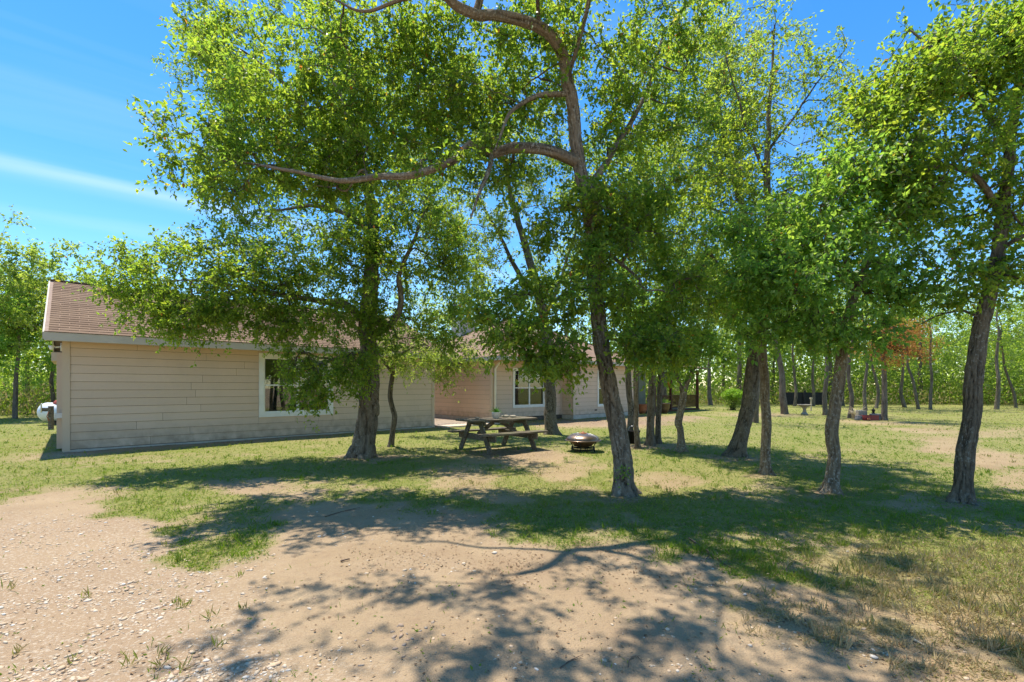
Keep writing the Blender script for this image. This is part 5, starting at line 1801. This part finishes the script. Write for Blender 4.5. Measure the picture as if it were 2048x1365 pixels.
# potted plant on the table
pp_ = empty("potted_plant", "small spiky succulent in a pale pot on the picnic table", "plant", on_table(-0.08, -0.06))
MB().lathe([(0.0, 0.0), (0.07, 0.0), (0.095, 0.13), (0.10, 0.15), (0.085, 0.15), (0.08, 0.125), (0, 0.125)], 20).build("pot", M['paleplastic'], pp_, True)
rg = np.random.default_rng(8)
mb = MB()
for k in range(20):
    a = k * 2.4
    el = 0.25 + 0.9 * (k / 20)
    d = np.array([math.cos(a) * math.cos(el), math.sin(a) * math.cos(el), math.sin(el)])
    l = rg.uniform(.14, .24)
    side = np.cross(d, [0, 0, 1])
    side /= np.linalg.norm(side)
    b = np.array([0, 0, .13])
    m1 = b + d * l * .5
    tip = b + d * l + np.array([0, 0, -.03])
    mb.add([b - side * .012, b + side * .012, m1 + side * .016, m1 - side * .016, tip, m1 - np.array([0, 0, .012])], [(2, 3, 4) if False else (3, 2, 4), (0, 5, 1), (5, 4, 2), (3, 4, 5), (0, 3, 5), (1, 5, 2)], [(0, 1, 2, 3)])
me = mb.mesh("leaves")
at = me.attributes.new("var", 'FLOAT', 'FACE')
at.data.foreach_set("value", rg.random(len(me.polygons)).astype(np.float32) * .4)
link("leaves", me, M['leaf_cool'], pp_)
# flat stones / driftwood on the table
for (u, v, s_, lb) in [(0.24, 0.02, .10, "pale flat rock on the picnic table, right of the pot"), (0.42, -0.05, .09, "rounded pale rock at the right of the rocks on the picnic table"), (-0.5, 0.1, .06, "small pale rock at the left end of the picnic table")]:
    q = on_table(u, v)
    V = ICO * np.array([s_ * 1.3, s_ * .8, s_ * .42]) * np.random.default_rng(int(u * 100) % 50).uniform(.8, 1.15, (12, 1))
    V[:, 2] -= V[:, 2].min()
    me = mesh_np("table_rock", V, tris=ICT, smooth_sh=True)
    o = link("table_rock", me, M['stone'], None, q)
    sb = o.modifiers.new("s", 'SUBSURF')
    sb.levels = sb.render_levels = 1
    tag(o, lb, "rock", "rocks on the picnic table")

# ------------------------------------------------------------------ fire pit
fpos = np.array([G(1166, 904)[0], G(1166, 904)[1]])
fp = empty("fire_pit", "round metal fire pit with domed mesh lid beside the tall leaning tree", "fire pit", (fpos[0], fpos[1], gh(*fpos)), 0.4)
MB().lathe([(0.385, 0.262), (0.30, 0.255), (0.27, 0.21), (0.20, 0.145), (0.10, 0.105), (0.0, 0.10)], 40).build("bowl", M['bowl'], fp, True)
MB().lathe([(0.29, 0.268), (0.395, 0.274), (0.415, 0.266), (0.395, 0.256), (0.29, 0.262)], 40).build("rim", M['copper'], fp, True)
dome = [(0.375, 0.278)]
for k in range(1, 10):
    a = k / 9 * math.pi / 2
    dome.append((0.375 * math.cos(a) ** 0.85 if k < 9 else 0.0, 0.278 + 0.135 * math.sin(a)))
lid = MB().lathe(dome, 40).build("lid", M['copper'], fp, True)
mb = MB()
for k in range(4):
    a = k * math.pi / 2 + 0.5
    pts = [(r * math.cos(a), r * math.sin(a), z + 0.004) for r, z in dome[:-1]]
    mb.tube(pts, [0.009] * len(pts), 6)
mb.build("lid_rib", M['steel'], lid, True)
MB().lathe([(0.0, 0.418), (0.10, 0.411), (0.09, 0.424), (0.03, 0.430), (0.025, 0.455), (0, 0.458)], 20).build("lid_knob", M['rustmesh'], lid, True)
for k in range(4):
    a = k * math.pi / 2 + math.pi / 4
    ca, sa = math.cos(a), math.sin(a)
    MB().tube([(0.31 * ca, 0.31 * sa, 0.25), (0.25 * ca, 0.25 * sa, 0.15), (0.235 * ca, 0.235 * sa, 0.10), (0.27 * ca, 0.27 * sa, 0.0)], [0.011] * 4, 8).build("leg", M['iron'], fp, True)
mb = MB()
rn = [(0.255 * math.cos(k * math.pi / 16), 0.255 * math.sin(k * math.pi / 16), 0.07) for k in range(33)]
mb.tube(rn, [0.016] * 33, 8, False)
rn = [(0.255 * math.cos(k * math.pi / 16), 0.255 * math.sin(k * math.pi / 16), 0.105) for k in range(33)]
mb.tube(rn, [0.012] * 33, 8, False)
mb.build("base_ring", M['iron'], fp, True)

# ------------------------------------------------------------------ gas tank, hydrant post
tk = P(136, 0, 18.4)
gt = empty("gas_tank", "white horizontal gas tank with red hood at the left behind the outbuilding", "gas tank", (tk[0] + 0.25, 18.4, 0), 0.10)
prof = []
for k in range(9):
    a = k / 8 * math.pi / 2
    prof.append((0.36 * math.sin(a), -0.95 - 0.25 * math.cos(a)))
prof += [(0.36, 0.95)]
for k in range(1, 9):
    a = k / 8 * math.pi / 2
    prof.append((0.36 * math.cos(a), 0.95 + 0.25 * math.sin(a)))
m = MB().lathe(prof, 28)
v = np.vstack(m.V)
m.V = [np.c_[v[:, 1] * 0 + v[:, 2], v[:, 0], v[:, 1] + 0.50]]
m.build("tank_body", M['tank'], gt, True)
m = MB().lathe([(0.0, .20), (.12, .19), (.20, .14), (.24, .06), (.25, 0.0), (0, 0)], 24)
v = np.vstack(m.V)
m.V = [np.c_[v[:, 0] * 1.8 - 0.30, v[:, 1], v[:, 2] + 0.80]]
m.build("tank_hood", M['tankred'], gt, True)
for x in (-0.62, 0.62):
    MB().box(x - .05, x + .05, -.22, .22, 0, .22).build("foot", M['greystone'], gt)
hp_ = G(102, 859)
hy = empty("wooden_post", "wooden post with a crossbar and pale pipe beside the gas tank", "post", (hp_[0], hp_[1], 0), 0.05)
MB().box(-.055, .055, -.05, .05, -.05, .80).build("post", M['wood'], hy)
MB().box(-.24, .05, -.075, -.052, .62, .74).build("crossbar", M['wood'], hy)
MB().tube([(-.24, -.09, .58), (-.24, -.09, .86), (-.22, -.09, .88)], [.022] * 3, 8).build("pipe", M['paleplastic'], hy, True)
MB().tube([(.0, -.08, .62), (-.03, -.12, .45), (.02, -.10, .30)], [.015] * 3, 6).build("hose", M['rustmesh'], hy, True)

# ------------------------------------------------------------------ porch pots, bird bath, trough and other yard things
def hpos(u, b, z=0):
    q = HA + UD * u + BD * b
    return (q[0], q[1], z)


def pot(label, loc, mt, s, plant, seed):
    e = empty("garden_pot", label, "flower pot", loc, 0, "pots by the porch")
    MB().lathe([(0, 0), (.17 * s, 0), (.27 * s, .22 * s), (.30 * s, .42 * s), (.33 * s, .44 * s), (.33 * s, .50 * s), (.28 * s, .50 * s), (.26 * s, .44 * s), (0, .44 * s)], 24).build("pot", M[mt], e, True)
    if plant:
        q = np.random.default_rng(seed)
        n_ = 320
        p = np.c_[q.normal(0, .14, n_), q.normal(0, .14, n_), .46 * s + np.abs(q.normal(0, .10, n_))]
        c = link("foliage", leaf_mesh("foliage", p, q.normal(0, .6, p.shape) + [0, 0, .5], q.normal(0, .5, p.shape) + [0, 0, 1], q.uniform(.05, .09, n_), q.uniform(.03, .045, n_), q.random(n_) * .6, False), M['leaf_cool'], e)
        c['kind'] = 'stuff'


pot("terracotta pot between tree trunks in front of the house wall", tuple(P(1284, 0, 26.0)[:2]) + (0.03,), 'terracotta', 1.0, False, 1)
pot("dark round pot with green plant in front of the porch railing", tuple(P(1327, 0, 26.2)[:2]) + (0.02,), 'darkpot', 1.15, True, 2)

bp = P(1609, 830, EYE * F / 55)
bb = empty("bird_bath", "pale stone pedestal bird bath on the far lawn", "bird bath", (bp[0], bp[1], 0))
MB().lathe([(0, 0), (.17, 0), (.17, .05), (.13, .09), (.085, .16), (.075, .28), (.10, .36), (.16, .41), (0, .41)], 24).build("pedestal", M['stone'], bb, True)
MB().lathe([(.10, .405), (.24, .45), (.34, .52), (.345, .545), (.31, .545), (.22, .49), (0, .475)], 28).build("basin", M['stone'], bb, True)
sp_ = G(1622, 822)
sk = empty("wooden_stake", "slim pale wooden stake with a square head right of the bird bath", "stake", (sp_[0], sp_[1], 0), 0.2)
MB().box(-.03, .03, -.03, .03, -.05, .72).build("shaft", M['twigpale'], sk)
MB().box(-.06, .06, -.05, .05, .72, .82).build("head", M['twigpale'], sk)

Yt = EYE * F / 66
tx = lambda px: (px - CX) / F * Yt
te = empty("planter_trough", "low dull-red trough at the foot of the trees on the far lawn", "trough", (tx(1738), Yt, 0), 0.1)
mb = MB()
mb.box(-.33, .33, -.16, -.13, 0, .22)
mb.box(-.33, .33, .13, .16, 0, .22)
mb.box(-.33, -.30, -.13, .13, 0, .22)
mb.box(.30, .33, -.13, .13, 0, .22)
mb.build("trough_wall", M['redbox'], te)
MB().box(-.298, .298, -.128, .128, 0.01, .16).build("soil", M['darkpot'], te)
for (px, dy, w, h, mt, lb) in [(1756, .15, .42, .28, 'greystone', "dark grey block between the red trough and the trunk"), (1735, .35, .40, .42, 'stone', "pale upright slab behind the red trough"),
                               (1722, .05, .34, .20, 'greystone', "rough grey stone at the left end of the red trough"), (1714, -.05, .26, .13, 'greystone', "low dark stone left of the red trough"),
                               (1729, -.25, .12, .12, 'terracotta', "small orange clay lump in front of the red trough")]:
    V = np.array([(sx, sy, sz) for sz in (0, 1) for sx, sy in ((-.5, -.5), (.5, -.5), (.5, .5), (-.5, .5))], float)
    V = V * [w, w * .6, h] + np.random.default_rng(px).normal(0, .02, (8, 3)) * [1, 1, .5]
    tag(MB().hexa(V).build("garden_stone", M[mt], None, False, 0.03, loc=(tx(px), Yt + dy, 0)), lb, "stone", "stones by the trough")
ln = empty("garden_ornament", "small dark finial-shaped ornament standing on the grey block", "ornament", (tx(1752), Yt + .15, .27))
MB().lathe([(0, 0), (.07, 0), (.07, .03), (.045, .05), (.055, .14), (.08, .16), (.03, .22), (.012, .24), (.02, .27), (0, .29)], 12).build("ornament_body", M['iron'], ln, True)
q = np.random.default_rng(3)
wr = empty("dry_shrub", "leafless tangled dry shrub behind the red trough", "shrub", (tx(1728), Yt + .5, 0))
mb = MB()
for k in range(34):
    a = q.uniform(0, 6.28)
    l = q.uniform(.4, .8)
    p0 = np.array([q.normal(0, .05), q.normal(0, .05), 0])
    p1 = p0 + [math.cos(a) * l * .3, math.sin(a) * l * .3, l * .6]
    p2 = p1 + [math.cos(a + .6) * l * .4, math.sin(a + .6) * l * .4, l * .25 * q.uniform(-.5, 1)]
    mb.tube([p0, p1, p2], [.014, .010, .004], 4, False)
mb.build("stems", M['twigpale'], wr)['kind'] = 'stuff'

# lime-green bush
Yb = EYE * F / 46
bx_ = (1467 - CX) / F * Yb
lb_ = empty("lime_bush", "bright lime-green bush on dark stems, beyond the lawn", "bush", (bx_, Yb, 0))
q = np.random.default_rng(6)
mb = MB()
for k in range(26):
    a = q.uniform(0, 6.28)
    rr_ = q.uniform(.1, .6)
    mb.tube([(q.normal(0, .1), q.normal(0, .1), 0), (math.cos(a) * rr_ * .5, math.sin(a) * rr_ * .5, .6), (math.cos(a) * rr_, math.sin(a) * rr_, 1.1)], [.018, .012, .006], 4, False)
mb.build("stems", M['bark_dark'], lb_)['kind'] = 'stuff'
n_ = 5200
v = unit(q.normal(size=(n_, 3))) * q.random((n_, 1)) ** .5
p = v * [.72, .6, .34] + [0, 0, 0.98]
p *= (0.72 + 0.62 * fbm(p * 2.6, 2, 3))[:, None] * [1, 1, .5] + [0, 0, .5]
p = p[fbm(p * 5, 2, 8) > .40]
n_ = len(p)
c = link("foliage", leaf_mesh("foliage", p, q.normal(0, .7, p.shape) + [0, 0, -.2], q.normal(0, .5, p.shape) + [0, 0, 1], q.uniform(.07, .12, n_), q.uniform(.035, .055, n_), q.random(n_), False), M['leaf_lime'], lb_)
c['kind'] = 'stuff'
n_ = 1200
p = q.normal(0, 1, (n_, 3)) * [.3, .3, .2] + [0, 0, .4]
c = link("lower_foliage", leaf_mesh("lower_foliage", p, q.normal(0, .7, p.shape), q.normal(0, .5, p.shape) + [0, 0, 1], q.uniform(.06, .1, n_), q.uniform(.03, .05, n_), q.random(n_) * .4, False), M['leaf_olive'], lb_)
c['kind'] = 'stuff'

# black board fence under the trees
fy = 37.6
fe = empty("board_fence", "black weathered board fence under the far trees behind the bird bath", "fence", (21.4, fy, 0), 0.0)
bm_ = MB().box(-.095, .095, 0, .025, .05, 1.05).mesh("board")
bm_.materials.append(M['darkboard'])
for k in range(17):
    link("board", bm_, None, fe, (0.1 + k * .2, 0, 0))
for z in (.35, .78):
    MB().box(0, 3.4, -.05, -.002, z, z + .09).build("rail", M['darkboard'], fe)
for x in (0.0, 1.7, 3.4):
    MB().box(x - .06, x + .06, -.15, -.052, 0, 1.2).build("post", M['darkboard'], fe)

# black bucket behind the slim stems and a leafy sprig on the big trunk
bk = P(1268, 873, 12.4)
bu = empty("black_bucket", "black plastic bucket beside the slim stems behind the tall leaning tree", "bucket", (bk[0], bk[1], gh(bk[0], bk[1])))
MB().lathe([(0, 0), (.12, 0), (.15, .30), (.165, .31), (.165, .335), (.14, .335), (.13, .05), (0, .05)], 20).build("bucket_body", M['iron'], bu, True)
MB().tube([(-.15, 0, .30), (-.12, .02, .42), (0, .03, .47), (.12, .02, .42), (.15, 0, .30)], [.006] * 5, 6).build("handle", M['steel'], bu, True)
q = np.random.default_rng(61)
so = P(1246, 946, 6.18)
sv = empty("trunk_sprig", "small green sprig sprouting low on the tall leaning tree's trunk", "sprig", tuple(so))
n_ = 70
p = q.normal(0, 1, (n_, 3)) * [.075, .035, .07]
p[:, 1] = -np.abs(p[:, 1])
c = link("leaves", leaf_mesh("leaves", p, q.normal(0, .7, p.shape) + [0, -.3, 0], q.normal(0, .5, p.shape) + [0, -.6, .6], q.uniform(.03, .05, n_), q.uniform(.018, .026, n_), q.random(n_) * .7, False), M['leaf_cool'], sv)
c['kind'] = 'stuff'
MB().tube([(0, .06, -.08), (.0, .0, -.02), (-.03, -.03, .06)], [.006, .005, .003], 5).build("stem", M['twig'], sv)
print("LEAVES", NLEAF[0], "TRIS", sum(len(o.data.loop_triangles) if False else len(o.data.polygons) for o in bpy.data.objects if o.type == 'MESH'))
